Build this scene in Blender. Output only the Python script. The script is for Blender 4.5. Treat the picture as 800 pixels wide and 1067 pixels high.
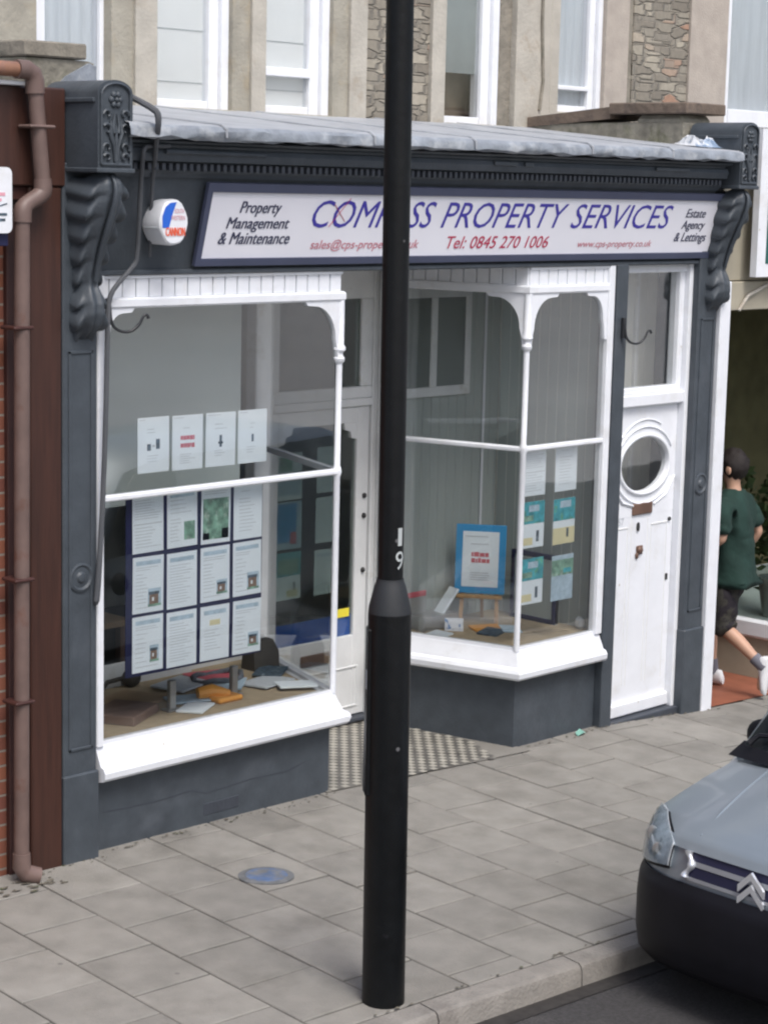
import bpy, bmesh, math, random
from mathutils import Vector, Matrix
R = math.radians
rnd = random.Random(7)
for o in list(bpy.data.objects):
    bpy.data.objects.remove(o)
sc = bpy.context.scene
C = sc.collection

# ------------------------------------------------------------------ camera
YAW, PITCH, ROLL = 0.812409, -0.157676, 0.0233147
fw = Vector((math.sin(YAW)*math.cos(PITCH), math.cos(YAW)*math.cos(PITCH), math.sin(PITCH)))
rt = Vector((math.cos(YAW), -math.sin(YAW), 0)); up = rt.cross(fw)
r2 = math.cos(ROLL)*rt + math.sin(ROLL)*up
u2 = -math.sin(ROLL)*rt + math.cos(ROLL)*up
cam = bpy.data.cameras.new('camera'); camo = bpy.data.objects.new('camera', cam); C.objects.link(camo)
m = Matrix((r2, u2, -fw)).transposed().to_4x4(); m.translation = Vector((-6.0, -8.0, 3.45))
camo.matrix_world = m
cam.sensor_fit = 'VERTICAL'; cam.sensor_height = 36.0; cam.lens = 36.0*2144.07/1067.0
cam.clip_start = 0.1; cam.clip_end = 1000.0
sc.camera = camo

# ------------------------------------------------------------------ sky, sun, exposure
W = bpy.data.worlds.new('World'); sc.world = W; W.use_nodes = True
wn = W.node_tree.nodes; wl = W.node_tree.links; wn.clear()
sky = wn.new('ShaderNodeTexSky'); sky.sky_type = 'NISHITA'; sky.sun_disc = False
SUN_EL, SUN_AZ = R(57), R(200)
sky.sun_elevation = SUN_EL; sky.sun_rotation = SUN_AZ
sky.air_density = 1.0; sky.dust_density = 4.5; sky.ozone_density = 1.0
bg = wn.new('ShaderNodeBackground'); bg.inputs['Strength'].default_value = 0.125
wo = wn.new('ShaderNodeOutputWorld')
wl.new(sky.outputs[0], bg.inputs[0]); wl.new(bg.outputs[0], wo.inputs[0])
sl = bpy.data.lights.new('sun', 'SUN'); sl.energy = 1.5; sl.angle = R(22); sl.color = (0.98, 0.995, 1.0)
so = bpy.data.objects.new('sun', sl); C.objects.link(so)
sd = Vector((math.sin(SUN_AZ)*math.cos(SUN_EL), math.cos(SUN_AZ)*math.cos(SUN_EL), math.sin(SUN_EL)))
so.rotation_euler = (-sd).to_track_quat('-Z', 'Y').to_euler()
so.location = (0, -10, 12)
sc.view_settings.view_transform = 'Standard'; sc.view_settings.look = 'None'
sc.view_settings.gamma = 1.0; sc.view_settings.use_curve_mapping = False
sc.view_settings.exposure = 0.56
try:
    sc.cycles.filter_width = 2.2
    sc.cycles.max_bounces = 10; sc.cycles.transparent_max_bounces = 16
except Exception:
    pass

# ------------------------------------------------------------------ materials
def mat(name, col, rough=0.6, metal=0.0, var=0.12, vscale=6.0, bump=0.0, bscale=60.0, island=0.0,
        col2=None, c2lo=0.55, c2hi=0.7, c2scale=3.0, coat=0.0, stretch=None, spec=0.5):
    M = bpy.data.materials.new(name); M.use_nodes = True
    n = M.node_tree.nodes; l = M.node_tree.links
    b = n['Principled BSDF']
    b.inputs['Roughness'].default_value = rough; b.inputs['Metallic'].default_value = metal
    b.inputs['Specular IOR Level'].default_value = spec
    if coat: b.inputs['Coat Weight'].default_value = coat; b.inputs['Coat Roughness'].default_value = 0.08
    tc = n.new('ShaderNodeNewGeometry'); src = tc.outputs['Position']
    if stretch:
        mp = n.new('ShaderNodeVectorMath'); mp.operation = 'MULTIPLY'; mp.inputs[1].default_value = stretch
        l.new(src, mp.inputs[0]); src = mp.outputs[0]
    rgb = n.new('ShaderNodeRGB'); rgb.outputs[0].default_value = (*col, 1)
    out = rgb.outputs[0]
    if col2 is not None:
        nz = n.new('ShaderNodeTexNoise'); nz.inputs['Scale'].default_value = c2scale; nz.inputs['Detail'].default_value = 6
        nz.inputs['Roughness'].default_value = 0.65
        l.new(src, nz.inputs['Vector'])
        mr = n.new('ShaderNodeMapRange'); mr.inputs[1].default_value = c2lo; mr.inputs[2].default_value = c2hi
        l.new(nz.outputs[0], mr.inputs[0])
        mx = n.new('ShaderNodeMix'); mx.data_type = 'RGBA'; mx.inputs[7].default_value = (*col2, 1)
        l.new(mr.outputs[0], mx.inputs[0]); l.new(out, mx.inputs[6]); out = mx.outputs[2]
    if var > 0:
        nz = n.new('ShaderNodeTexNoise'); nz.inputs['Scale'].default_value = vscale; nz.inputs['Detail'].default_value = 5
        l.new(src, nz.inputs['Vector'])
        mr = n.new('ShaderNodeMapRange'); mr.inputs[1].default_value = 0.3; mr.inputs[2].default_value = 0.7
        mr.inputs[3].default_value = 1-var; mr.inputs[4].default_value = 1+var
        l.new(nz.outputs[0], mr.inputs[0])
        f = mr.outputs[0]
        if island > 0:
            ma = n.new('ShaderNodeMapRange'); ma.inputs[3].default_value = 1-island; ma.inputs[4].default_value = 1+island
            l.new(tc.outputs['Random Per Island'], ma.inputs[0])
            mm = n.new('ShaderNodeMath'); mm.operation = 'MULTIPLY'; l.new(f, mm.inputs[0]); l.new(ma.outputs[0], mm.inputs[1]); f = mm.outputs[0]
        vm = n.new('ShaderNodeVectorMath'); vm.operation = 'SCALE'
        l.new(out, vm.inputs[0]); l.new(f, vm.inputs['Scale']); out = vm.outputs[0]
    l.new(out, b.inputs['Base Color'])
    if bump > 0:
        nz = n.new('ShaderNodeTexNoise'); nz.inputs['Scale'].default_value = bscale; nz.inputs['Detail'].default_value = 4
        l.new(src, nz.inputs['Vector'])
        bp = n.new('ShaderNodeBump'); bp.inputs['Strength'].default_value = bump; bp.inputs['Distance'].default_value = 0.02
        l.new(nz.outputs[0], bp.inputs['Height']); l.new(bp.outputs[0], b.inputs['Normal'])
    return M

def add_spots(M, scale, radius, keep, dark):
    """sparse round stains: base colour multiplied down inside small voronoi dots"""
    n = M.node_tree.nodes; l = M.node_tree.links; b = n['Principled BSDF']; src = b.inputs['Base Color'].links[0].from_socket
    g = n.new('ShaderNodeNewGeometry')
    v = n.new('ShaderNodeTexVoronoi'); v.inputs['Scale'].default_value = scale; l.new(g.outputs['Position'], v.inputs['Vector'])
    sp = n.new('ShaderNodeSeparateColor'); l.new(v.outputs['Color'], sp.inputs[0])
    k = n.new('ShaderNodeMath'); k.operation = 'LESS_THAN'; k.inputs[1].default_value = keep; l.new(sp.outputs[0], k.inputs[0])
    d = n.new('ShaderNodeMapRange'); d.inputs[1].default_value = radius*.6; d.inputs[2].default_value = radius; d.inputs[3].default_value = 1; d.inputs[4].default_value = 0
    l.new(v.outputs['Distance'], d.inputs[0])
    mu = n.new('ShaderNodeMath'); mu.operation = 'MULTIPLY'; l.new(k.outputs[0], mu.inputs[0]); l.new(d.outputs[0], mu.inputs[1])
    mx = n.new('ShaderNodeMix'); mx.data_type = 'RGBA'; mx.inputs[7].default_value = (*dark, 1)
    l.new(mu.outputs[0], mx.inputs[0]); l.new(src, mx.inputs[6]); l.new(mx.outputs[2], b.inputs['Base Color'])
    return M

def glass_mat(name, tint=(0.975, 0.985, 0.985), refl=1.0):
    M = bpy.data.materials.new(name); M.use_nodes = True
    n = M.node_tree.nodes; l = M.node_tree.links; n.clear()
    o = n.new('ShaderNodeOutputMaterial'); mx = n.new('ShaderNodeMixShader')
    t = n.new('ShaderNodeBsdfTransparent'); t.inputs[0].default_value = (*tint, 1)
    g = n.new('ShaderNodeBsdfGlossy'); g.inputs['Roughness'].default_value = 0.015
    fr = n.new('ShaderNodeFresnel'); fr.inputs[0].default_value = 1.5
    mu = n.new('ShaderNodeMath'); mu.operation = 'MULTIPLY'; mu.inputs[1].default_value = refl
    mu.use_clamp = True
    gm = n.new('ShaderNodeNewGeometry')
    nz = n.new('ShaderNodeTexNoise'); nz.inputs['Scale'].default_value = 1.3; l.new(gm.outputs['Position'], nz.inputs['Vector'])
    bp = n.new('ShaderNodeBump'); bp.inputs['Strength'].default_value = 0.06; bp.inputs['Distance'].default_value = 0.05
    l.new(nz.outputs[0], bp.inputs['Height']); l.new(bp.outputs[0], g.inputs['Normal'])
    bf = n.new('ShaderNodeMapRange'); bf.inputs[3].default_value = 1.5; bf.inputs[4].default_value = 1/1.5
    l.new(gm.outputs['Backfacing'], bf.inputs[0]); l.new(bf.outputs[0], fr.inputs[0])
    l.new(fr.outputs[0], mu.inputs[0]); l.new(mu.outputs[0], mx.inputs[0])
    l.new(t.outputs[0], mx.inputs[1]); l.new(g.outputs[0], mx.inputs[2]); l.new(mx.outputs[0], o.inputs[0])
    return M

def brick_mat(name, axis='x'):
    M = bpy.data.materials.new(name); M.use_nodes = True
    n = M.node_tree.nodes; l = M.node_tree.links; b = n['Principled BSDF']; b.inputs['Roughness'].default_value = 0.85
    g = n.new('ShaderNodeNewGeometry'); sx = n.new('ShaderNodeSeparateXYZ'); cx = n.new('ShaderNodeCombineXYZ')
    l.new(g.outputs['Position'], sx.inputs[0])
    ad = n.new('ShaderNodeMath'); l.new(sx.outputs[0], ad.inputs[0]); l.new(sx.outputs[1], ad.inputs[1])
    l.new(ad.outputs[0], cx.inputs[0]); l.new(sx.outputs[2], cx.inputs[1])
    br = n.new('ShaderNodeTexBrick'); br.inputs['Scale'].default_value = 1.0
    br.inputs['Brick Width'].default_value = 0.225; br.inputs['Row Height'].default_value = 0.075
    br.inputs['Mortar Size'].default_value = 0.006
    br.inputs['Color1'].default_value = (0.22, 0.078, 0.042, 1); br.inputs['Color2'].default_value = (0.15, 0.05, 0.035, 1)
    br.inputs['Mortar'].default_value = (0.22, 0.19, 0.16, 1)
    l.new(cx.outputs[0], br.inputs[0])
    l.new(br.outputs[0], b.inputs['Base Color'])
    bp = n.new('ShaderNodeBump'); bp.inputs['Strength'].default_value = 0.6; bp.inputs['Distance'].default_value = 0.01; bp.invert = True
    l.new(br.outputs[1], bp.inputs['Height']); l.new(bp.outputs[0], b.inputs['Normal'])
    return M

def rubble_mat(name):
    M = bpy.data.materials.new(name); M.use_nodes = True
    n = M.node_tree.nodes; l = M.node_tree.links; b = n['Principled BSDF']; b.inputs['Roughness'].default_value = 0.9
    g = n.new('ShaderNodeNewGeometry')
    mp = n.new('ShaderNodeVectorMath'); mp.operation = 'MULTIPLY'; mp.inputs[1].default_value = (4.6, 4.6, 15.0)
    l.new(g.outputs['Position'], mp.inputs[0])
    v = n.new('ShaderNodeTexVoronoi'); v.distance = 'CHEBYCHEV'; v.inputs['Scale'].default_value = 1.0; v.inputs['Randomness'].default_value = .8; l.new(mp.outputs[0], v.inputs['Vector'])
    vf = n.new('ShaderNodeTexVoronoi'); vf.distance = 'CHEBYCHEV'; vf.feature = 'F2'; vf.inputs['Scale'].default_value = 1.0; vf.inputs['Randomness'].default_value = .8; l.new(mp.outputs[0], vf.inputs['Vector'])
    v2 = n.new('ShaderNodeMath'); v2.operation = 'SUBTRACT'; l.new(vf.outputs['Distance'], v2.inputs[0]); l.new(v.outputs['Distance'], v2.inputs[1])
    sp = n.new('ShaderNodeSeparateColor'); l.new(v.outputs['Color'], sp.inputs[0])
    cr = n.new('ShaderNodeValToRGB'); e = cr.color_ramp.elements
    e[0].color = (0.19, 0.17, 0.14, 1); e[1].color = (0.40, 0.36, 0.29, 1)
    x = cr.color_ramp.elements.new(0.5); x.color = (0.27, 0.245, 0.20, 1)
    x = cr.color_ramp.elements.new(0.88); x.color = (0.38, 0.345, 0.28, 1)
    x = cr.color_ramp.elements.new(0.97); x.color = (0.33, 0.20, 0.14, 1)
    l.new(sp.outputs[0], cr.inputs[0])
    mr = n.new('ShaderNodeMapRange'); mr.inputs[1].default_value = 0.0; mr.inputs[2].default_value = 0.14
    l.new(v2.outputs[0], mr.inputs[0])
    mx = n.new('ShaderNodeMix'); mx.data_type = 'RGBA'; mx.inputs[6].default_value = (0.235, 0.215, 0.18, 1)
    l.new(mr.outputs[0], mx.inputs[0]); l.new(cr.outputs[0], mx.inputs[7])
    nz = n.new('ShaderNodeTexNoise'); nz.inputs['Scale'].default_value = 25; l.new(g.outputs['Position'], nz.inputs['Vector'])
    m2 = n.new('ShaderNodeMapRange'); m2.inputs[3].default_value = 0.75; m2.inputs[4].default_value = 1.25; l.new(nz.outputs[0], m2.inputs[0])
    vm = n.new('ShaderNodeVectorMath'); vm.operation = 'SCALE'; l.new(mx.outputs[2], vm.inputs[0]); l.new(m2.outputs[0], vm.inputs['Scale'])
    l.new(vm.outputs[0], b.inputs['Base Color'])
    bp = n.new('ShaderNodeBump'); bp.inputs['Strength'].default_value = 0.8; bp.inputs['Distance'].default_value = 0.03
    l.new(mr.outputs[0], bp.inputs['Height']); l.new(bp.outputs[0], b.inputs['Normal'])
    return M

GREY = mat('grey_paint', (0.055, 0.066, 0.079), 0.5, var=0.14, vscale=9, col2=(0.072, 0.083, 0.098), c2scale=2.2, bump=0.12, bscale=45)
GREYD = mat('dark_grey_paint', (0.045, 0.052, 0.066), 0.5, var=0.14, vscale=8, bump=0.1)
FRAMEB = mat('blue_grey_frame_paint', (0.065, 0.075, 0.125), 0.45, var=0.06)
WHITE = mat('white_gloss_paint', (0.765, 0.785, 0.825), 0.38, var=0.035, vscale=7, col2=(0.66, 0.66, 0.66), c2lo=0.54, c2hi=0.8, c2scale=5, bump=0.07, bscale=30)
add_spots(WHITE, 9.0, .10, .10, (.55, .53, .49))
OFFW = mat('aged_white_paint', (0.70, 0.71, 0.71), 0.45, var=0.07, vscale=6, col2=(0.48, 0.47, 0.43), c2lo=0.56, c2hi=0.78, c2scale=6)
GROOVE = mat('groove_shadow_paint', (0.22, 0.22, 0.22), 0.7, var=0.2)
LEAD = mat('weathered_lead', (0.335, 0.352, 0.378), 0.6, var=0.12, vscale=3.5, col2=(0.27, 0.29, 0.32), c2lo=0.5, c2hi=0.68, c2scale=4.5, bump=0.3, bscale=12)
LEADD = mat('lead_apron', (0.23, 0.255, 0.29), 0.6, var=0.25, vscale=9, col2=(0.33, 0.35, 0.375), c2lo=0.52, c2hi=0.64, c2scale=8, bump=0.4, bscale=25)
STONE = mat('bath_stone', (0.325, 0.305, 0.255), 0.9, var=0.14, vscale=7, col2=(0.33, 0.28, 0.20), c2lo=0.52, c2hi=0.72, c2scale=5, bump=0.3, bscale=40)
STONEP = mat('pale_bath_stone', (0.42, 0.395, 0.345), 0.9, var=0.12, vscale=6, col2=(0.32, 0.27, 0.21), c2lo=0.56, c2hi=0.75, c2scale=4, bump=0.25, bscale=40)
RENDER = mat('pinkish_render', (0.40, 0.355, 0.31), 0.92, var=0.1, vscale=9, bump=0.3, bscale=70)
RUBBLE = rubble_mat('rubble_stone')
COPE = mat('coping_stone', (0.22, 0.20, 0.165), 0.9, var=0.22, vscale=9, col2=(0.13, 0.125, 0.10), c2scale=6, bump=0.5, bscale=30)
RUSTY = mat('rust_stained_coping', (0.15, 0.115, 0.09), 0.9, var=0.25, vscale=7, col2=(0.075, 0.06, 0.055), c2scale=6, bump=0.5, bscale=25)
CEMENT = mat('cement_flashing', (0.24, 0.225, 0.185), 0.9, var=0.3, vscale=10, col2=(0.15, 0.15, 0.10), c2scale=7, bump=0.6, bscale=25)
BROWN = mat('brown_timber_stain', (0.046, 0.017, 0.011), 0.5, var=0.25, vscale=5, stretch=(6, 6, 0.5), bump=0.08, bscale=20)
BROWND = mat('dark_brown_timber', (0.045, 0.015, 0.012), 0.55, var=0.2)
PIPE = mat('mauve_pipe_paint', (0.142, 0.095, 0.083), 0.5, var=0.14, vscale=10, col2=(0.12, 0.06, 0.045), c2lo=0.58, c2hi=0.72, c2scale=7)
BRICK = brick_mat('red_brick')
BLACK = mat('black_post_paint', (0.0035, 0.0042, 0.0050), 0.42, spec=.28, var=0.3, vscale=14, col2=(0.014, 0.014, 0.017), c2lo=0.62, c2hi=0.72, c2scale=16, bump=0.1, bscale=30)
add_spots(BLACK, 9.0, .10, .16, (.11, .11, .115))
BLACKS = mat('black_collar', (0.018, 0.020, 0.023), 0.6, var=0.2)
IRON = mat('black_iron', (0.02, 0.022, 0.026), 0.5, var=0.1)
CABLE = mat('grey_cable', (0.085, 0.09, 0.10), 0.6, var=0.12)
SLAB = mat('paving_concrete', (0.228, 0.217, 0.196), 0.88, var=0.13, vscale=5.5, island=0.11, col2=(0.160, 0.150, 0.132), c2lo=0.50, c2hi=0.78, c2scale=1.9, bump=0.35, bscale=110)
add_spots(SLAB, 6.0, .09, .22, (.16, .152, .14))
JOINT = mat('paving_joint_dirt', (0.095, 0.092, 0.080), 0.95, var=0.25, vscale=12)
KERB = mat('kerb_stone', (0.225, 0.21, 0.19), 0.88, var=0.13, vscale=8, island=0.06, col2=(0.17, 0.155, 0.14), c2scale=5, bump=0.4, bscale=60)
ASPH = mat('asphalt', (0.045, 0.043, 0.044), 0.9, var=0.3, vscale=60, col2=(0.08, 0.076, 0.074), c2scale=1.5, bump=0.5, bscale=140)
GUTTER = mat('gutter_grime', (0.03, 0.027, 0.025), 0.9, var=0.3, vscale=20)
GROUND = mat('distant_ground', (0.36, 0.35, 0.34), 0.95, var=0.1, vscale=0.2)
GLASS = glass_mat('window_glass', refl=2.6)
GLASSD = glass_mat('transom_glass', (0.80, 0.84, 0.82), 1.2)
BOARD = mat('grey_green_back_board', (0.47, 0.52, 0.50), 0.8, var=0.05, vscale=2)
TNG = mat('beaded_boarding', (0.38, 0.42, 0.405), 0.75, var=0.07, vscale=3, stretch=(1, 1, .2))
INWALL = mat('interior_plaster', (0.62, 0.62, 0.57), 0.9, var=0.05)
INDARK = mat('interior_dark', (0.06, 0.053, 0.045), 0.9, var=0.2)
CARPET = mat('beige_shelf_cloth', (0.40, 0.315, 0.205), 0.95, var=0.12, vscale=18, bump=0.3, bscale=150)
NAVY = mat('navy_board', (0.010, 0.012, 0.060), 0.6, var=0.1)
PAPER = mat('paper', (0.80, 0.86, 0.90), 0.8, var=0.02)
INKG = mat('grey_print', (0.50, 0.53, 0.56), 0.8, var=0.1, vscale=60)
INKD = mat('dark_photo_print', (0.06, 0.09, 0.12), 0.7, var=0.6, vscale=40, col2=(0.25, 0.3, 0.32), c2scale=30)
INKB = mat('pale_blue_print', (0.45, 0.57, 0.66), 0.8, var=0.15, vscale=30)
INKGR = mat('green_photo_print', (0.20, 0.36, 0.27), 0.7, var=0.5, vscale=25, col2=(0.55, 0.62, 0.55), c2scale=22)
INKTQ = mat('turquoise_photo_print', (0.06, 0.36, 0.42), 0.7, var=0.4, vscale=20, col2=(0.16, 0.42, 0.2), c2scale=18)
INKR = mat('red_print', (0.58, 0.12, 0.15), 0.7, var=0.1)
INKY = mat('yellow_print', (0.75, 0.68, 0.42), 0.7, var=0.1)
BLUE = mat('bright_blue_board', (0.04, 0.30, 0.60), 0.6, var=0.06)
BLUED = mat('royal_blue_vinyl', (0.02, 0.13, 0.62), 0.5, var=0.06)
YELL = mat('yellow_sticker', (0.8, 0.68, 0.05), 0.5, var=0.04)
PINE = mat('pine_wood', (0.48, 0.29, 0.13), 0.6, var=0.15, stretch=(5, 5, 1))
CARD = mat('brown_card', (0.36, 0.25, 0.15), 0.8, var=0.1)
BOOKB = mat('dull_brown_cover', (0.20, 0.13, 0.10), 0.7, var=0.1)
ORNG = mat('orange_plastic', (0.80, 0.36, 0.07), 0.5, var=0.1)
STEEL = mat('dull_steel', (0.42, 0.42, 0.41), 0.4, 0.6, var=0.1)
SIGNW = mat('sign_panel_white', (0.83, 0.83, 0.89), 0.45, var=0.025, vscale=2)
TXTB = mat('sign_blue_lettering', (0.055, 0.045, 0.36), 0.5, var=0.0)
TXTD = mat('sign_slate_lettering', (0.055, 0.06, 0.11), 0.5, var=0.0)
TXTR = mat('sign_red_lettering', (0.50, 0.03, 0.09), 0.5, var=0.0)
TXTP = mat('sign_faded_red_lettering', (0.58, 0.22, 0.27), 0.5, var=0.0)
TXTO = mat('alarm_orange_lettering', (0.80, 0.14, 0.07), 0.5, var=0.0)
TXTW = mat('white_stencil_lettering', (0.42, 0.45, 0.45), 0.6, var=0.0)
BRASS = mat('aged_brass', (0.16, 0.095, 0.07), 0.5, 0.3, var=0.2)
HOLEB = mat('dark_fitting', (0.03, 0.03, 0.03), 0.6, var=0.0)
TILEB = mat('black_floor_tile', (0.125, 0.12, 0.11), 0.5, var=0.2, island=0.2)
TILEW = mat('cream_floor_tile', (0.40, 0.38, 0.33), 0.5, var=0.1, island=0.1)
GROUT = mat('grout', (0.21, 0.20, 0.18), 0.9, var=0.1)
RTILE = mat('red_quarry_tile', (0.27, 0.095, 0.055), 0.6, var=0.15, vscale=6)
CREAM = mat('cream_render', (0.36, 0.33, 0.26), 0.85, var=0.08)
GREEN = mat('green_sign_panel', (0.012, 0.10, 0.085), 0.4, var=0.05)
VAN = mat('silver_blue_car_paint', (0.275, 0.315, 0.35), 0.34, 0.45, var=0.03, vscale=4, coat=0.5)
BUMP = mat('black_bumper_plastic', (0.007, 0.007, 0.010), 0.5, var=0.15, vscale=8, spec=0.22)
TYRE = mat('tyre_rubber', (0.018, 0.018, 0.018), 0.8, var=0.15)
CHROME = mat('chrome', (0.80, 0.82, 0.86), 0.32, 0.7, var=0.0)
GRILL = mat('grey_grille_bar', (0.30, 0.31, 0.33), 0.4, 0.4, var=0.05)
LENS = mat('headlight_reflector', (0.50, 0.53, 0.56), 0.35, 0.3, var=0.25, vscale=30, col2=(0.20, 0.22, 0.24), c2scale=14)
CARGL = mat('tinted_car_glass', (0.012, 0.015, 0.018), 0.06, var=0.0)
SKIN = mat('skin', (0.50, 0.30, 0.21), 0.55, var=0.06)
HAIR = mat('dark_hair', (0.012, 0.007, 0.006), 0.6, var=0.3, vscale=40, bump=0.5, bscale=120)
SHIRT = mat('bottle_green_cotton', (0.010, 0.034, 0.027), 0.9, var=0.18, vscale=9, bump=0.3, bscale=25)
CAMO = mat('camouflage_cotton', (0.040, 0.038, 0.032), 0.9, var=0.2, vscale=12, col2=(0.016, 0.013, 0.018), c2lo=0.47, c2hi=0.53, c2scale=11, bump=0.2, bscale=25)
SHOE = mat('white_trainer', (0.75, 0.76, 0.78), 0.5, var=0.06)
SOCK = mat('grey_sock', (0.16, 0.16, 0.19), 0.9, var=0.1)
LEAF = mat('plant_leaf', (0.055, 0.085, 0.025), 0.6, var=0.4, vscale=12)
COVER = mat('blue_painted_cover', (0.075, 0.125, 0.24), 0.7, var=0.2, vscale=14, col2=(0.15, 0.155, 0.16), c2scale=9, c2lo=0.44, c2hi=0.60)
GREYPOT = mat('pale_grey_pot', (0.38, 0.39, 0.38), 0.7, var=0.08)
BLIND = mat('white_roller_blind', (0.88, 0.89, 0.90), 0.8, var=0.02)
CURT = mat('grey_net_curtain', (0.66, 0.70, 0.76), 0.8, var=0.08, vscale=4, stretch=(6, 6, .4))

# ------------------------------------------------------------------ mesh builder
ORG = {}
def smooth(pts, rs=None, n=2):
    pts = [Vector(p) for p in pts]; rs = list(rs) if rs else [1]*len(pts)
    for _ in range(n):
        P = [pts[0]]; Q = [rs[0]]
        for i in range(len(pts)-1):
            for t in (.25, .75): P.append(pts[i].lerp(pts[i+1], t)); Q.append(lerp(rs[i], rs[i+1], t))
        P.append(pts[-1]); Q.append(rs[-1]); pts, rs = P, Q
    return pts, rs
class MB:
    def __init__(s): s.v = []; s.f = []; s.mi = []; s.cur = 0
    def m(s, i): s.cur = i; return s
    def add(s, vs, fs, T=None):
        o = len(s.v)
        for p in vs:
            p = Vector(p)
            s.v.append(T @ p if T else p)
        for f in fs: s.f.append([i+o for i in f]); s.mi.append(s.cur)
        return s
    def box(s, a, b, bev=0.0, T=None):
        (x0, y0, z0), (x1, y1, z1) = a, b
        x0, x1 = min(x0, x1), max(x0, x1); y0, y1 = min(y0, y1), max(y0, y1); z0, z1 = min(z0, z1), max(z0, z1)
        bev = min(bev, .45*(x1-x0), .45*(y1-y0), .45*(z1-z0))
        if bev <= 0:
            vs = [(x, y, z) for z in (z0, z1) for y in (y0, y1) for x in (x0, x1)]
            fs = [(0, 2, 3, 1), (4, 5, 7, 6), (0, 1, 5, 4), (2, 6, 7, 3), (0, 4, 6, 2), (1, 3, 7, 5)]
            return s.add(vs, fs, T)
        c = ((x0+x1)/2, (y0+y1)/2, (z0+z1)/2); h = ((x1-x0)/2, (y1-y0)/2, (z1-z0)/2)
        vs = []; ix = {}
        for sx in (-1, 1):
            for sy in (-1, 1):
                for sz in (-1, 1):
                    sg = (sx, sy, sz)
                    for ax in range(3):
                        p = [c[k] + sg[k]*(h[k] - (0 if k == ax else bev)) for k in range(3)]
                        ix[(sg, ax)] = len(vs); vs.append(p)
        fs = []
        def orient(f, n):
            a_, b_, c_ = (Vector(vs[f[i]]) for i in (0, 1, 2))
            return f if (b_-a_).cross(c_-a_).dot(Vector(n)) > 0 else f[::-1]
        for ax in range(3):
            u, w = [k for k in range(3) if k != ax]
            for sg in (-1, 1):
                q = []
                for (su, sw) in ((-1, -1), (1, -1), (1, 1), (-1, 1)):
                    t = [0, 0, 0]; t[ax] = sg; t[u] = su; t[w] = sw; q.append(ix[(tuple(t), ax)])
                n = [0, 0, 0]; n[ax] = sg; fs.append(orient(q, n))
            for su in (-1, 1):
                for sw in (-1, 1):
                    t0 = [0, 0, 0]; t1 = [0, 0, 0]
                    t0[u] = t1[u] = su; t0[w] = t1[w] = sw; t0[ax] = -1; t1[ax] = 1
                    q = [ix[(tuple(t0), u)], ix[(tuple(t1), u)], ix[(tuple(t1), w)], ix[(tuple(t0), w)]]
                    n = [0, 0, 0]; n[u] = su; n[w] = sw; fs.append(orient(q, n))
        for sx in (-1, 1):
            for sy in (-1, 1):
                for sz in (-1, 1):
                    sg = (sx, sy, sz); fs.append(orient([ix[(sg, 0)], ix[(sg, 1)], ix[(sg, 2)]], sg))
        return s.add(vs, fs, T)
    def bar(s, p, q, w, h, bev=0.0, upv=(0, 0, 1)):
        p = Vector(p); q = Vector(q); d = (q-p); L = d.length; d.normalize(); U = Vector(upv)
        X = d.cross(U)
        if X.length < 1e-5: X = d.cross(Vector((1, 0, 0)))
        X.normalize(); Z = X.cross(d)
        T = Matrix((X, d, Z)).transposed().to_4x4(); T.translation = p
        return s.box((-w/2, 0, -h/2), (w/2, L, h/2), bev, T)
    def tube(s, pts, r, n=10, cap=True):
        pts = [Vector(p) for p in pts]; N = len(pts)
        rs = r if isinstance(r, (list, tuple)) else [r]*N
        t0 = (pts[1]-pts[0]).normalized(); U = Vector((0, 0, 1)) if abs(t0.z) < .9 else Vector((1, 0, 0))
        X = t0.cross(U).normalized(); vs = []; fs = []
        for i in range(N):
            t = (pts[min(i+1, N-1)]-pts[max(i-1, 0)]).normalized()
            X = (X - t*X.dot(t)).normalized(); Y = t.cross(X)
            for k in range(n):
                a = 2*math.pi*k/n; vs.append(pts[i] + (X*math.cos(a) + Y*math.sin(a))*rs[i])
        for i in range(N-1):
            for k in range(n):
                fs.append((i*n+k, i*n+(k+1) % n, (i+1)*n+(k+1) % n, (i+1)*n+k))
        if cap: fs += [tuple(reversed(range(n))), tuple(range((N-1)*n, N*n))]
        return s.add(vs, fs)
    def lathe(s, prof, c=(0, 0, 0), n=24, T=None):
        vs = []; fs = []; N = len(prof)
        for (r, z) in prof:
            for k in range(n):
                a = 2*math.pi*k/n; vs.append((c[0]+r*math.cos(a), c[1]+r*math.sin(a), c[2]+z))
        for i in range(N-1):
            for k in range(n): fs.append((i*n+k, i*n+(k+1) % n, (i+1)*n+(k+1) % n, (i+1)*n+k))
        fs += [tuple(reversed(range(n))), tuple(range((N-1)*n, N*n))]
        return s.add(vs, fs, T)
    def prism(s, poly, vec, T=None):
        n = len(poly); v = Vector(vec)
        vs = [Vector(p) for p in poly] + [Vector(p)+v for p in poly]
        fs = [tuple(range(n))[::-1], tuple(range(n, 2*n))] + [(i, (i+1) % n, n+(i+1) % n, n+i) for i in range(n)]
        return s.add(vs, fs, T)
    def loft(s, rings, closed=True, cap=True):
        n = len(rings[0]); vs = [p for r in rings for p in r]; fs = []
        K = n if closed else n-1
        for i in range(len(rings)-1):
            for k in range(K): fs.append((i*n+k, i*n+(k+1) % n, (i+1)*n+(k+1) % n, (i+1)*n+k))
        if cap and closed: fs += [tuple(reversed(range(n))), tuple(range((len(rings)-1)*n, len(rings)*n))]
        return s.add(vs, fs)
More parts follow.
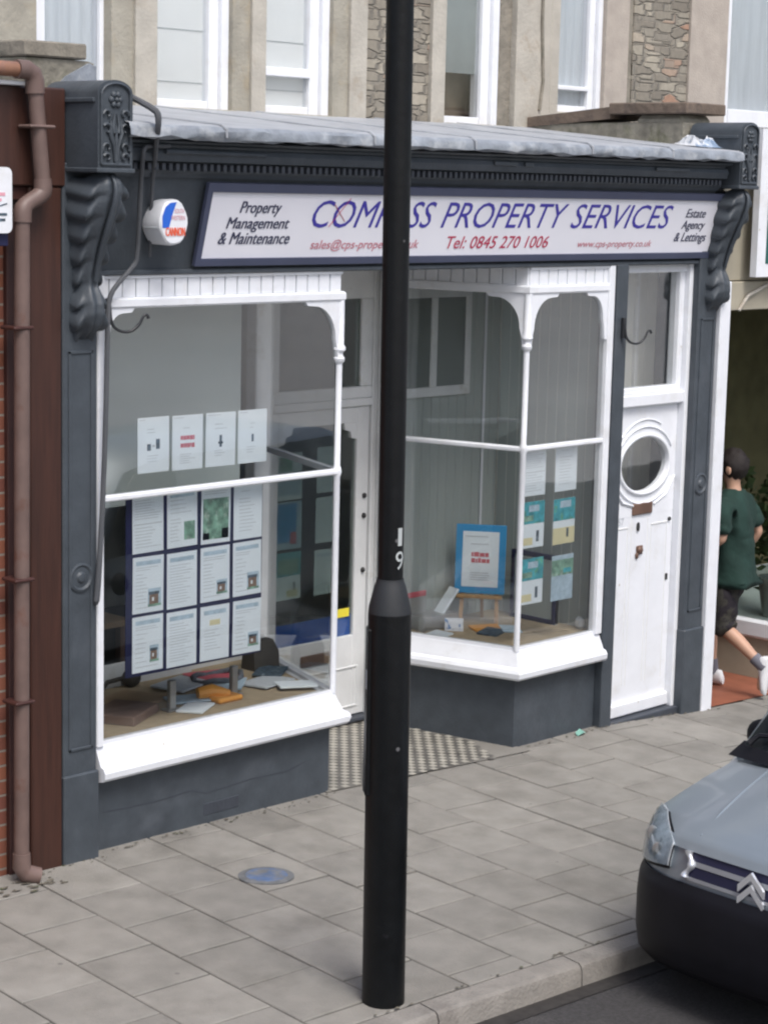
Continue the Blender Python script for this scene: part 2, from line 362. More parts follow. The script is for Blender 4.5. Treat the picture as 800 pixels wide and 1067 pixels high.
    def ball(s, c, r, n=12, k=8, T=None):
        r = r if isinstance(r, (list, tuple)) else (r, r, r)
        vs = []; fs = []
        for i in range(k+1):
            p = math.pi*i/k
            for j in range(n):
                a = 2*math.pi*j/n
                vs.append((c[0]+r[0]*math.sin(p)*math.cos(a), c[1]+r[1]*math.sin(p)*math.sin(a), c[2]-r[2]*math.cos(p)))
        for i in range(k):
            for j in range(n): fs.append((i*n+j, i*n+(j+1) % n, (i+1)*n+(j+1) % n, (i+1)*n+j))
        return s.add(vs, fs, T)
    def text(s, body, place, bold=0.0):
        """place(u, v, w) -> Vector ; u,v run 0..1 across the text's own bounds"""
        cu = bpy.data.curves.new('lettering_curve', 'FONT'); cu.body = body; cu.extrude = 0.0; cu.resolution_u = 3
        o = bpy.data.objects.new('lettering_curve', cu); C.objects.link(o)
        dg = bpy.context.evaluated_depsgraph_get(); dg.update()
        me = bpy.data.meshes.new_from_object(o.evaluated_get(dg))
        xs = [v.co.x for v in me.vertices]; ys = [v.co.y for v in me.vertices]
        x0, x1, y0, y1 = min(xs), max(xs), min(ys), max(ys)
        vs = [place((v.co.x-x0)/(x1-x0), (v.co.y-y0)/(y1-y0)) for v in me.vertices]
        s.add(vs, [tuple(p.vertices) for p in me.polygons])
        if bold:
            e1 = place(1, 0)-place(0, 0); e1n = e1.normalized(); nn = e1.cross(place(0, 1)-place(0, 0)).normalized()
            W_ = e1.length
            for q, d in ((bold, .0004), (-bold, .0008)):
                s.add([v + e1n*q + nn*d for v in vs], [tuple(p.vertices) for p in me.polygons])
        bpy.data.objects.remove(o); bpy.data.curves.remove(cu); bpy.data.meshes.remove(me)
        return s
    def build(s, name, mats, parent=None, smooth=True, ang=35, fix=True):
        org = Vector(ORG.get(parent, (0, 0, 0))) if parent else Vector((0, 0, 0))
        me = bpy.data.meshes.new(name)
        me.from_pydata([p-org for p in s.v], [], s.f)
        mats = mats if isinstance(mats, (list, tuple)) else [mats]
        for q in mats: me.materials.append(q)
        for i, p in enumerate(me.polygons): p.material_index = s.mi[i]
        if fix:
            bm = bmesh.new(); bm.from_mesh(me); bmesh.ops.recalc_face_normals(bm, faces=bm.faces); bm.to_mesh(me); bm.free()
        if smooth:
            me.shade_smooth(); me.set_sharp_from_angle(angle=R(ang))
        o = bpy.data.objects.new(name, me); C.objects.link(o)
        if parent: o.parent = parent; ORG[o] = org
        else: ORG[o] = Vector((0, 0, 0))
        return o

def tag(o, label=None, cat=None, group=None, kind=None):
    if label: o['label'] = label
    if cat: o['category'] = cat
    if group: o['group'] = group
    if kind: o['kind'] = kind
    return o
def thing(name, label, cat, loc=(0, 0, 0), group=None):
    o = bpy.data.objects.new(name, None); C.objects.link(o); o.location = loc; o.empty_display_size = 0.1
    ORG[o] = Vector(loc)
    return tag(o, label, cat, group)
def recentre(o, loc):
    """move the origin of a one-mesh thing to its base"""
    l = Vector(loc)
    for v in o.data.vertices: v.co -= l
    o.location = l; ORG[o] = l
    return o

def lerp(a, b, t): return a+(b-a)*t
def interp(x, xs, ys):
    if x <= xs[0]: return ys[0]
    for i in range(len(xs)-1):
        if x <= xs[i+1]: return lerp(ys[i], ys[i+1], (x-xs[i])/(xs[i+1]-xs[i]))
    return ys[-1]
XS = [-3, .4, 2.1, 3.7, 4.6, 5.6, 7, 12]; ZS = [.05, .045, .022, -.028, -.03, -.1, -.16, -.3]
def gz(x, y): return interp(x, XS, ZS) + .033*min(y, 0)
KA = -.062; KC, KS = math.cos(KA), math.sin(KA)
def kp(pu, pv):  # kerb-aligned plan coordinates -> x, y
    return (pu*.998+pv*.062, -pu*.062+pv*.998)

# ================================================================== SETTING
# pavement: bed sheet with joints and individual slabs lying on it
mb = MB(); vs = []; fs = []
PU0, PU1, PV0 = -6.0, 14.0, -2.31
NU, NV = 80, 12
for j in range(NV+1):
    for i in range(NU+1):
        pu = lerp(PU0, PU1, i/NU); x, y = kp(pu, lerp(PV0, .062*pu+.02, j/NV)); vs.append((x, y, gz(x, y)-.007))
for j in range(NV):
    for i in range(NU): a = j*(NU+1)+i; fs.append((a, a+1, a+NU+2, a+NU+1))
mb.add(vs, fs)
tag(mb.build('pavement_bed', JOINT, fix=False), kind='structure')
mb = MB(); PT = .418; PP = .425
def slab(u0, u1, v0, v1):
    g = .006; u0 += g*rnd.uniform(.5, 1.3); u1 -= g*rnd.uniform(.5, 1.3); v0 += g*rnd.uniform(.5, 1.3); v1 -= g*rnd.uniform(.5, 1.3)
    if v1-v0 < .03: return
    dz = rnd.uniform(-.0018, .0018); tx = rnd.uniform(-.004, .004); ty = rnd.uniform(-.004, .004); e = .006
    um, vm = (u0+u1)/2, (v0+v1)/2
    def P(u, v, d):
        x, y = kp(u, v); return (x, y, gz(x, y)+dz+d+tx*(u-um)+ty*(v-vm))
    vs = [P(u0, v0, -.03), P(u1, v0, -.03), P(u1, v1, -.03), P(u0, v1, -.03), P(u0, v0, -.004), P(u1, v0, -.004), P(u1, v1, -.004), P(u0, v1, -.004),
          P(u0+e, v0+e, 0), P(u1-e, v0+e, 0), P(u1-e, v1-e, 0), P(u0+e, v1-e, 0)]
    fs = [(0, 1, 5, 4), (1, 2, 6, 5), (2, 3, 7, 6), (3, 0, 4, 7), (4, 5, 9, 8), (5, 6, 10, 9), (6, 7, 11, 10), (7, 4, 8, 11), (8, 9, 10, 11)]
    mb.add(vs, fs)
for k in range(-14, 32):
    u0 = .3+PT*k; u1 = u0+PT
    ph = -.69 if k % 2 == 0 else -.475
    ph += rnd.uniform(-.02, .02)
    vtop = .04 + .062*(u0+.2)
    if u0 > 5.2: vtop = -.03+.062*(u0+.2)
    edges = [vtop]
    v = ph+PP*6
    while v > -2.32:
        if v < vtop-.02: edges.append(v)
        v -= PP
    edges.append(-2.315)
    for a, b in zip(edges[:-1], edges[1:]): slab(u0, u1, b, a)
tag(mb.build('pavement', SLAB, smooth=False, fix=False), kind='structure')
# kerb stones
mb = MB()
u = -6.0; k = 0
while u < 14:
    L = .915; a, b = u+.004, u+L-.004
    z = lambda uu, vv, d: (*kp(uu, vv), gz(*kp(uu, vv))+d)
    pts = [(-2.318, -.25), (-2.318, -.004), (-2.33, .002), (-2.425, -.002), (-2.438, -.012), (-2.447, -.035), (-2.456, -.25)]
    mb.loft([[z(uu, v, d) for v, d in pts] for uu in (a, b)])
    u += L
tag(mb.build('kerb', KERB, ang=25), kind='structure')
# road + dark grime along the channel + endless ground
def strip(name, m_, u0, u1, v0, v1, off, nu=60, nv=4):
    mb = MB(); vs = []; fs = []
    for j in range(nv+1):
        for i in range(nu+1):
            uu, vv = lerp(u0, u1, i/nu), lerp(v0, v1, j/nv); x, y = kp(uu, vv)
            vs.append((x, y, gz(x, -2.45)+off+.012*(vv+2.45)*(1 if vv > -6 else 0) + (0 if vv > -6 else .012*(-6+2.45))))
    for j in range(nv):
        for i in range(nu): a = j*(nu+1)+i; fs.append((a, a+1, a+nu+2, a+nu+1))
    mb.add(vs, fs)
    return tag(mb.build(name, m_, fix=False), kind='structure')
strip('road', ASPH, -30, 40, -8.6, -2.40, -.112, 80, 6)
strip('road_channel', GUTTER, -14, 18, -2.545, -2.44, -.107, 60, 1)
mb = MB(); mb.add([(-300, -300, -.75), (300, -300, -.75), (300, 300, -.75), (-300, 300, -.75)], [(0, 1, 2, 3)])
tag(mb.build('ground', GROUND, fix=False), kind='structure')

# lobby floor: small chequered mosaic tiles
mb = MB()
def lz(x, y): return gz(x, 0)+.005+.012*max(y, 0)
def inlobby(x, y):
    xl = 2.06+.40*max(y, 0); xr = 3.67-.24*max(y, 0)
    return xl < x < xr and x < 3.43+.5*y and -.012-.055*(x-2.05) < y < 1.06
mb.m(2)
for i in range(8):
    xa, xb = 2.02+i*.2125, 2.02+(i+1)*.2125
    mb.add([(xa, -.01-.057*(xa-2.05), lz(xa, 0)), (xb, -.01-.057*(xb-2.05), lz(xb, 0)), (xb, 1.12, lz(xb, 1)), (xa, 1.12, lz(xa, 1))], [(0, 1, 2, 3)])
tl = .047
for i in range(-2, 42):
    for j in range(-2, 28):
        cx, cy = 1.95+i*tl, -.13+j*tl
        if not inlobby(cx, cy): continue
        h = tl*.46
        mb.m((i+j) % 2)
        P = lambda x, y: (x, y, lz(x, y)+.003)
        mb.add([P(cx-h, cy-h), P(cx+h, cy-h), P(cx+h, cy+h), P(cx-h, cy+h)], [(0, 1, 2, 3)])
tag(mb.build('lobby_floor', [TILEW, TILEB, GROUT], fix=False, smooth=False), kind='structure')
# neighbour's red tiled entrance floor
mb = MB()
for i in range(10):
    xa, xb = 5.72+i*.38, 5.72+(i+1)*.38
    mb.add([(xa, -.05, gz(xa, 0)+.006), (xb, -.05, gz(xb, 0)+.006), (xb, 3.0, gz(xb, 0)+.006), (xa, 3.0, gz(xa, 0)+.006)], [(0, 1, 2, 3)])
tag(mb.build('entrance_floor', RTILE, fix=False), kind='structure')

# ================================================================== THE SHOP BUILDING
shop = thing('estate_agent_shop', 'grey and white Victorian shopfront with bay windows, tiled lobby and lead roof', 'shop building', (2.9, 0, 0))

def offs(path, o):
    out = []; n = len(path)
    for i in range(n):
        ns = []
        for a, b in ((i-1, i), (i, i+1)):
            if a < 0 or b >= n: continue
            d = Vector((path[b][0]-path[a][0], path[b][1]-path[a][1])).normalized(); ns.append(Vector((d.y, -d.x)))
        if len(ns) == 1: q = ns[0]*o
        else:
            mth = (ns[0]+ns[1]).normalized(); q = mth*(o/max(.3, mth.dot(ns[0])))
        out.append((path[i][0]+q.x, path[i][1]+q.y))
    return out
def sweep(mb, path, prof, zf=None):
    cols = [offs(path, o) for o, z in prof]
    rings = []
    for i in range(len(path)):
        rings.append([(cols[k][i][0], cols[k][i][1], prof[k][1] if not zf else zf(prof[k][1], path[i])) for k in range(len(prof))])
    mb.loft(rings); return mb
def frame_T(p0, p1, z=0):
    d = Vector((p1[0]-p0[0], p1[1]-p0[1], 0)); L = d.length; d.normalize()
    T = Matrix((d, Vector((-d.y, d.x, 0)), Vector((0, 0, 1)))).transposed().to_4x4(); T.translation = (p0[0], p0[1], z)
    return T, L
def rect(o, z0, z1, t): return [(o-t, z0), (o, z0), (o, z1), (o-t, z1)]
def brect(o, z0, z1, t, b=.006): return [(o-t, z0), (o-b, z0), (o, z0+b), (o, z1-b), (o-b, z1), (o-t, z1)]

PL = [(.352, 0), (2.055, 0), (2.43, .955)]
PRT = [(3.44, .955), (3.67, 0), (4.49, 0)]
# ---- stall risers, sills
for pth, nm in ((PL, 'l'), (PRT, 'r')):
    mb = MB(); sweep(mb, pth, [(-.20, -.3), (-.012, -.3), (-.012, .44), (-.20, .44)])
    if nm == 'l':
        # cracked render seams
        zz = [(.42, .24), (.75, .225), (1.02, .235), (1.12, .20), (1.45, .215), (1.72, .205), (1.86, .235)]
        for a, b in zip(zz[:-1], zz[1:]): mb.m(1).bar((a[0], .0125, a[1]), (b[0], .0125, b[1]), .004, .007)
        mb.m(1).box((1.10, .0095, .075), (1.36, .02, .145), .004)
    mb.build('stall_riser', [GREY, GREYD], shop)
    mb = MB()
    sweep(mb, pth, [(-.06, .40), (.02, .418), (.072, .43), (.085, .445), (.088, .475), (.075, .497), (.05, .507), (.042, .53), (.02, .575), (.012, .602), (-.06, .602)])
    if nm == 'l':
        mb.ball((2.105, -.03, .465), (.05, .06, .035))
    sil = mb.build('window_sill', WHITE, shop, ang=28)

def shop_window(path, spans, name='shop_window'):
    """glazed bay: rails swept round the path, one pane per side, turned corner column, arched spandrels"""
    fr = sweep(MB(), path, brect(.022, 1.852, 1.884, .045, .008)).build(name, WHITE, shop)          # glazing bar carries the set
    sweep(MB(), path, brect(.028, 2.815, 2.868, .07, .01)).build('head_rail', WHITE, fr)
    sweep(MB(), path, [(-.035, .60), (.006, .60), (.006, .622), (-.035, .622)]).build('sill_bead', WHITE, fr)
    # panes
    for p0, p1 in zip(path[:-1], path[1:]):
        T, L = frame_T(p0, p1)
        MB().box((.03, -.0, .615), (L-.03, .005, 2.83), 0, T).build('window_pane', GLASS, fr)
    # beaded frieze boards
    mb = MB()
    for p0, p1 in zip(path[:-1], path[1:]):
        T, L = frame_T(p0, p1); n = int(L/.083)
        mb.m(1).box((.0, .012, 2.868), (L, .05, 2.985), 0, T)
        for i in range(n):
            a = i*L/n
            mb.m(0).box((a+.0035, -.006, 2.868), (a+L/n-.0035, .03, 2.968), .003, T)
        mb.m(0).box((.0, -.02, 2.962), (L, .05, 2.988), .004, T)
    mb.build('beaded_frieze', [WHITE, GROOVE], fr)
    return fr
def spandrel(parent, p, d, w=.21, h=.34, t=.034):
    """arched bracket springing from column at p, running along plan direction d under the head rail"""
    d = Vector((d[0], d[1], 0)).normalized(); n = Vector((-d.y, d.x, 0)); P = Vector((p[0], p[1], 0))-n*t/2
    z1 = 2.816
    poly = [(0, z1-h), (.022, z1-h), (.028, z1-h+.05), (.034, z1-h+.09)]
    for k in range(11):
        a = k/10*math.pi/2
        poly.append((.045+(w-.045)*(1-math.cos(a)), z1-h+.13+(h-.155)*math.sin(a)))
    poly += [(w+.05, z1-.022), (w+.07, z1), (0, z1)]
    return MB().prism([P+d*u+Vector((0, 0, z)) for u, z in poly], n*t).build('spandrel_bracket', WHITE, parent, ang=25)
def column(parent, p, z0=.6, z1=2.47):
    pr = [(.019, z0), (.019, 1.84), (.024, 1.85), (.024, 1.89), (.018, 1.9), (.019, z1-.03), (.019, z1), (.031, z1+.012), (.033, z1+.03), (.022, z1+.045),
          (.022, z1+.06), (.036, z1+.075), (.036, z1+.09), (.026, z1+.105), (.026, 2.82)]
    return MB().lathe(pr, (p[0], p[1], 0), 14).build('turned_column', WHITE, parent, ang=40)

wl_ = shop_window(PL, None)
column(wl_, (2.055, 0))
spandrel(wl_, (2.055, 0), (-1, 0)); spandrel(wl_, (2.055, 0), (.37, .93), .16, .30)
spandrel(wl_, (.392, 0), (1, 0), .13, .24)
MB().box((.347, -.03, .60), (.392, .04, 2.99), .006).build('window_jamb', WHITE, wl_)
wr_ = shop_window(PRT, None)
column(wr_, (3.67, 0))
spandrel(wr_, (3.67, 0), (-.234, .97)); spandrel(wr_, (3.67, 0), (1, 0)); spandrel(wr_, (4.44, 0), (-1, 0), .15, .30)
MB().box((4.435, -.03, .60), (4.495, .04, 2.99), .006).build('window_jamb', WHITE, wr_)
# grey mullion post between bay and street door
MB().box((4.497, -.045, -.3), (4.612, .10, 2.985), .006).build('door_post', GREY, shop)

# ---- pilasters
def pilaster(x0, x1, zb):
    mb = MB()
    mb.box((x0, -.05, zb), (x1, .30, 3.52), .008)
    mb.box((x0-.006, -.064, zb), (x1+.006, .05, .50), .008)
    # raised fillets framing the sunk panel
    for xa, xb, za, zc in ((x0+.03, x0+.045, .62, 2.62), (x1-.045, x1-.03, .62, 2.62), (x0+.03, x1-.03, 2.605, 2.62), (x0+.03, x1-.03, .62, .635)):
        mb.box((xa, -.058, za), (xb, -.04, zc), .003)
    o = mb.build('pilaster', GREY, shop)
    mb = MB(); xc = (x0+x1)/2
    T = Matrix.Translation((xc, -.048, 1.50)) @ Matrix.Rotation(R(90), 4, 'X')
    mb.lathe([(.0, .0), (.072, .0), (.074, .010), (.062, .014), (.052, .006), (.03, .008), (.02, .018), (.0, .02)], n=24, T=T)
    mb.build('rosette', GREY, o)
    return o
pilaster(.12, .330, -.3); pilaster(5.385, 5.60, -.45)

def console(x0, x1):
    xc = (x0+x1)/2; w = x1-x0; yf = -.285
    def arch(ya, yb, inset=0.0, zc=3.845, rise=.062, zb=3.49):
        pts = [(x0+inset, zb+inset), (x1-inset, zb+inset)]
        for k in range(13):
            a = k/12*math.pi; pts.append((xc+(w/2-inset)*math.cos(a), zc+(rise-inset*.3)*math.sin(a)))
        return [(x, ya, z) for x, z in pts], (0, yb-ya, 0)
    mb = MB(); p, v = arch(yf, .12); mb.prism(p, v)
    mb.box((x0-.012, yf+.02, 3.80), (x1+.012, .12, 3.822), .004)
    mb.box((x0-.01, yf-.012, 3.475), (x1+.01, .12, 3.498), .005)
    body = mb.build('console_bracket', GREY, shop, ang=30)
    # carved front panel: border, rosette, tulip and scrolls in relief
    mb = MB(); y = yf-.002
    def rel(pts, r): mb.tube([(x, y-.004, z) for x, z in pts], r, 6)
    b = .018
    rel([(x0+b, 3.515), (x0+b, 3.84)], .007); rel([(x1-b, 3.515), (x1-b, 3.84)], .007); rel([(x0+b, 3.515), (x1-b, 3.515)], .007)
    rel([(xc+(w/2-b)*math.cos(k/10*math.pi), 3.84+.05*math.sin(k/10*math.pi)) for k in range(11)], .007)
    for k in range(6):
        a = k/6*2*math.pi; mb.ball((xc+.026*math.cos(a), y, 3.815+.026*math.sin(a)), (.016, .014, .016), 8, 6)
    mb.ball((xc, y-.004, 3.815), (.012, .016, .012), 8, 6)
    for s in (-1, 1):
        for zc_, rr, ph in ((3.745, .026, 0), (3.675, .030, .6), (3.59, .030, -.4), (3.545, .024, .3)):
            pts = []
            for k in range(16):
                t = k/15; a = ph+t*4.6; r = rr*(1-.72*t)
                pts.append((xc+s*(.052+r*math.cos(a)), zc_+r*math.sin(a)))
            rel(pts, [.010*(1-.4*k/15) for k in range(16)])
        rel([(xc+s*.006, 3.53), (xc+s*.012, 3.60), (xc+s*.034, 3.66), (xc+s*.03, 3.72)], [.007, .011, .013, .004])
        rel([(xc+s*.012, 3.66), (xc+s*.018, 3.70), (xc+s*.008, 3.75)], [.012, .010, .003])
    rel([(xc, 3.52), (xc, 3.62), (xc, 3.70)], [.008, .012, .004])
    mb.build('carved_panel', GREY, body, ang=60)
    # acanthus scroll below: swelling leaf, narrow waist, small rolled foot; lobed edges, shallow flutes
    KZ = [3.474, 3.45, 3.42, 3.38, 3.33, 3.27, 3.20, 3.12, 3.04, 2.97, 2.93, 2.89, 2.84, 2.79, 2.74, 2.70, 2.67]
    KY = [-.225, -.262, -.278, -.280, -.268, -.245, -.212, -.175, -.145, -.125, -.122, -.142, -.160, -.160, -.140, -.105, -.065]
    KW = [.17, .20, .225, .235, .238, .228, .205, .182, .165, .150, .150, .172, .192, .192, .172, .135, .09]
    zi = [-z for z in KZ]; rings = []; NR = 84
    for q in range(NR+1):
        z = lerp(KZ[0], KZ[-1], q/NR); yy = interp(-z, zi, KY); ww = interp(-z, zi, KW)
        lob = (z*9.5) % 1.0; saw = math.sin(math.pi*lob**.6)
        we = ww*(.86+.17*saw)
        ring = [(xc+we*.46, .05, z), (xc-we*.46, .05, z)]
        NK = 25
        for k in range(NK):
            t = -1+2*k/(NK-1); at = abs(t)
            edge = max(0, at-.62)/.38
            fl = .0075*math.cos(t*math.pi*3.0)*(1-edge)
            dep = yy+.055*at**2.6+fl-.020*edge*saw+(.05*(1-saw)*edge)
            ring.append((xc+t*we/2, min(.04, dep), z-.030*edge+.012*(1-at)))
        rings.append(ring)
    MB().loft(rings).build('scroll_leaf', GREY, body, ang=75)
    mb = MB()
    mb.tube([(xc, interp(-z, zi, KY)-.012, z) for z in [lerp(3.46, 2.96, k/16) for k in range(17)]], [.010+.006*math.sin(math.pi*k/16) for k in range(17)], 8)
    mb.build('leaf_rib', GREY, body, ang=75)
    return body
console(.143, .352); console(5.435, 5.645)

# ---- fascia, cornice, dentils, lead roof
n_ = Vector((0, -.42, -.11)).normalized()   # outward normal of the raked board
def SG(x, s, o=0.0): return Vector((x, -.02-.11*s/.4342, 3.027+.42*s/.4342)) + n_*o
mb = MB()
ring = [(.34, .02, 2.985), (.34, .0, 2.985), (.34, -.005, 3.02), (.34, -.128, 3.485), (.34, .02, 3.485)]
mb.loft([ring, [(5.41, y, z) for _, y, z in ring]])
fas = mb.build('fascia_board', GREY, shop)
mb = MB()
mb.box((.345, -.035, 2.978), (5.395, .03, 3.005), .006)
mb.loft([[(x, *(SG(0, s, o)[1:])) for s, o in ((.452, -.01), (.452, .012), (.468, .018), (.474, -.01))] for x in (.345, 5.395)])
mb.build('fascia_moulding', GREY, fas)
mb = MB()
prof = [(.05, 3.475), (-.155, 3.475), (-.17, 3.49), (-.17, 3.532), (-.215, 3.54), (-.225, 3.575), (-.215, 3.60), (-.20, 3.605), (-.20, 3.618), (-.245, 3.625), (-.255, 3.635), (-.24, 3.645), (.05, 3.645)]
mb.loft([[(x, y, z) for y, z in prof] for x in (.352, 5.40)])
cor = mb.build('cornice', GREY, shop, ang=25)
mb = MB()
for i in range(112):
    x = .39+i*.0446
    mb.box((x, -.196, 3.496), (x+.022, -.165, 3.53), .002)
mb.build('dentil_course', GREYD, cor)
for x0, x1 in ((3.05, 3.25), (3.32, 3.40), (4.6, 4.95)): MB().box((x0, -.238, 3.573), (x1, -.215, 3.598), .004).build('cornice_patch', GREY, cor)
mb = MB()
mb.tube([(.60, -.235, 3.585), (1.2, -.235, 3.583), (1.26, -.235, 3.582)], .011, 8)
mb.build('cornice_patch', GREY, cor)
# lead roof
mb = MB(); NX = 60; prof_n = 8; vs = []; fs = []
def zr(y): return lerp(3.718, 3.875, (y+.30)/1.8)
rows = [(-.31, 3.645), (-.335, 3.655), (-.336, 3.69), (-.318, 3.712), (-.28, 3.722), (.1, zr(.1)), (.6, zr(.6)), (1.0, zr(1.0)), (1.5, zr(1.5))]
r2_ = random.Random(3)
for i in range(NX+1):
    x = lerp(.30, 5.42, i/NX)
    for j, (y, z) in enumerate(rows):
        w_ = .011 if j in (0, 1, 2) else .004
        vs.append((x, y+r2_.uniform(-w_, w_)*.8, z+r2_.uniform(-w_, w_)*.7))
for i in range(NX):
    for j in range(len(rows)-1):
        a = i*len(rows)+j; fs.append((a, a+1, a+len(rows)+1, a+len(rows))); mb.mi.append(1 if j < 3 else 0); mb.f.append(fs[-1])
mb.v = [Vector(v) for v in vs]
roof = mb.build('lead_roof', [LEAD, LEADD], shop, ang=50)
for i in range(5):
    x = .95+i*.93+(.07 if i % 2 else -.05)
    MB().tube([(x, -.342, 3.66), (x, -.340, 3.70), (x, -.305, 3.722), (x+.01, .1, zr(.1)+.001), (x+.02, .7, zr(.7)+.001), (x+.02, 1.48, zr(1.48)+.001)], [.006, .008, .009, .008, .008, .008], 8).build('lead_roll', LEAD, roof)

# ---- upper storey (set back behind the lead roof)
YW = 1.5; ZT = 6.4
def wallbit(name, x0, x1, z0, z1, m_, y0=YW, d=.30, bev=.004, parent=shop): return MB().box((x0, y0, z0), (x1, y0+d, z1), bev).build(name, m_, parent)
wallbit('stone_wall', -.6, 1.135, 3.6, ZT, STONE); wallbit('stone_mullion', 1.665, 1.99, 3.6, ZT, STONE)
wallbit('stone_mullion', 2.60, 2.86, 3.6, ZT, STONE); wallbit('stone_wall', 3.46, 3.75, 3.6, ZT, STONE)
for a, b in ((1.82, 1.99), (2.735, 2.86), (3.59, 3.75)): wallbit('pale_quoin', a+.003, b-.003, 3.6, ZT, STONEP, YW-.025, .1)
wallbit('rubble_wall', 3.75, 4.385, 3.6, ZT, RUBBLE, YW+.02); wallbit('pale_quoin', 4.385, 4.52, 3.6, ZT, STONEP, YW-.01)
wallbit('stone_wall', 5.115, 5.24, 3.6, ZT, COPE, YW+.03); wallbit('pale_quoin', 5.24, 5.62, 3.6, ZT, STONEP, YW-.02)
for a, b in ((1.135, 1.665), (1.99, 2.60), (2.86, 3.46), (4.52, 5.115)):
    wallbit('stone_head', a, b, 5.75, ZT, STONE); wallbit('stone_sill', a-.0, b+.0, 3.6, 3.875, STONE, YW-.05, .34)
def sash(x0, x1, z0, z1, m_, fillm, fw_=.05, right=0.09, left=None, bars=(), parent=shop, y=YW+.07, drop=None):
    left = fw_ if left is None else left
    mb = MB()
    mb.box((x0, y, z0), (x0+left, y+.10, z1), .004); mb.box((x1-right, y, z0), (x1, y+.10, z1), .004)
    mb.box((x0+left, y+.01, z0), (x1-right, y+.10, z0+.05), .004); mb.box((x0+left, y+.01, z1-.05), (x1-right, y+.10, z1), .004)
    f = mb.build('sash_window', m_, parent)
    if right > .08: MB().box((x1-right*.45, y-.035, z0), (x1, y, z1), .004).build('sash_stile', m_, f)
    for zb, hh in bars: MB().box((x0+left, y-.01, zb), (x1-right, y+.09, zb+hh), .004).build('sash_rail', m_, f)
    MB().box((x0+left, y+.03, z0+.04), (x1-right, y+.035, z1-.04)).build('window_pane', GLASS, f)
    zb = z0 if drop is None else drop
    if drop is not None: fillm = mat('reflected_grey', (.30, .33, .33), .7, var=.08)  # grey sheet stands in for the reflection on the upper pane
    if fillm is CURT:
        n = 12; vs = []
        for k in range(n*3+1):
            x = lerp(x0, x1, k/(n*3)); vs += [(x, y+.075+.008*math.sin(k*1.1), zb+(.0 if drop is None else .05*k/(n*3))), (x, y+.075+.008*math.sin(k*1.1+.4), z1)]
        MB().add(vs, [(2*k, 2*k+2, 2*k+3, 2*k+1) for k in range(n*3)]).build('net_curtain', fillm, f)
    else: MB().box((x0, y+.06, zb), (x1, y+.065, z1)).build('blind_or_reflection', fillm, f)
    if drop is not None:
        MB().box((x0-.05, y+.22, z0-.1), (x1+.05, y+.24, z1)).build('room_backdrop', mat('brown_room', (.30, .25, .19), .9, var=.2), f)
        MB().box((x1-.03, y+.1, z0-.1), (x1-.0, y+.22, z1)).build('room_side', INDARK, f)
    return f
sash(1.135, 1.665, 3.875, 5.75, WHITE, CURT, right=.03, left=.11)
w2_ = sash(1.99, 2.60, 3.875, 5.75, WHITE, BLIND, right=.13, left=.02)
for z in (4.03, 4.34, 4.72): MB().box((2.01, YW+.126, z), (2.47, YW+.129, z+.005)).build('blind_fold', INKG, w2_)
w3_ = sash(2.86, 3.46, 3.875, 5.75, WHITE, BLIND, right=.14, left=.02, bars=((4.105, .055),))
for z in (4.02, 4.32, 4.7): MB().box((2.88, YW+.126, z), (3.32, YW+.129, z+.005)).build('blind_fold', INKG, w3_)
w4_ = sash(4.52, 5.115, 3.875, 5.75, WHITE, CURT, right=.14, left=.004, drop=4.22)

# ---- building mass, lobby, interior
mb = MB()
mb.box((.10, .30, -.3), (.36, 4.8, 2.985)); mb.box((.10, 4.8, -.3), (5.62, 5.0, 2.985)); mb.box((5.44, .10, -.4), (5.61, 4.8, 2.985))
mb.box((4.55, .10, -.3), (4.60, 2.4, 2.985))
mb.build('interior_wall', INWALL, shop)
MB().box((.36, 1.13, -.2), (4.55, 4.8, .03)).build('interior_floor', INDARK, shop)
mb = MB(); mb.box((.12, .0, 2.987), (5.60, 4.99, 3.02)); mb.build('ceiling', OFFW, shop)
mb = MB(); mb.box((.36, .05, 3.02), (5.39, 1.49, 3.60)); mb.build('roof_void', INDARK, shop)
# display floors inside the bays
def shelf(path_poly, z0=.56, z1=.60): 
    return MB().prism([(x, y, z0) for x, y in path_poly], (0, 0, z1-z0)).build('display_shelf', CARPET, shop)
shelf([(.365, .02), (2.04, .02), (2.41, .95), (.365, .95)]); shelf([(3.68, .02), (4.545, .02), (4.545, .95), (3.47, .95)])
MB().box((.365, .12, .60), (.385, .95, 1.86), .002).build('display_side_shade', INDARK, shop)  # added dark panel; the dimness of the interior is put into its colour
# back of left display : low upstand, tall grey board in upper half
MB().box((.365, .95, -.2), (2.44, .98, .72), .004).build('display_upstand', OFFW, shop)
MB().box((.37, .58, 1.70), (1.86, .605, 2.985), .004).build('display_backboard', BOARD, shop)
# back and side of right display : beaded boarding
mb = MB(); T, L = frame_T((3.46, .955), (4.545, .955))
for i in range(13):
    a = i*L/13; mb.box((a+.0012, 0, -.2), (a+L/13-.0012, .03, 2.985), .004, T)
mb.m(1).box((0, .012, -.2), (L, .035, 2.985), 0, T)
T, L = frame_T((4.545, .95), (4.545, .04)); mb.cur = 0
for i in range(11):
    a = i*L/11; mb.box((a+.0012, .002, -.2), (a+L/11-.0012, .03, 2.985), .004, T)
bb = mb.build('display_boarding', [TNG, TNG], shop)
mb = MB(); y = .925
for x0, x1, z0, z1 in ((3.52, 4.22, 2.74, 2.80), (3.52, 4.22, 2.10, 2.165), (3.52, 3.575, 2.165, 2.74), (4.165, 4.22, 2.165, 2.74), (3.83, 3.89, 2.165, 2.74)): mb.box((x0, y, z0), (x1, y+.03, z1), .005)
inw = mb.build('inner_window_frame', OFFW, bb)
MB().box((3.575, y+.012, 2.165), (4.165, y+.018, 2.74)).build('inner_window_pane', mat('obscured_glass', (.17, .19, .185), .25, var=.1), inw)
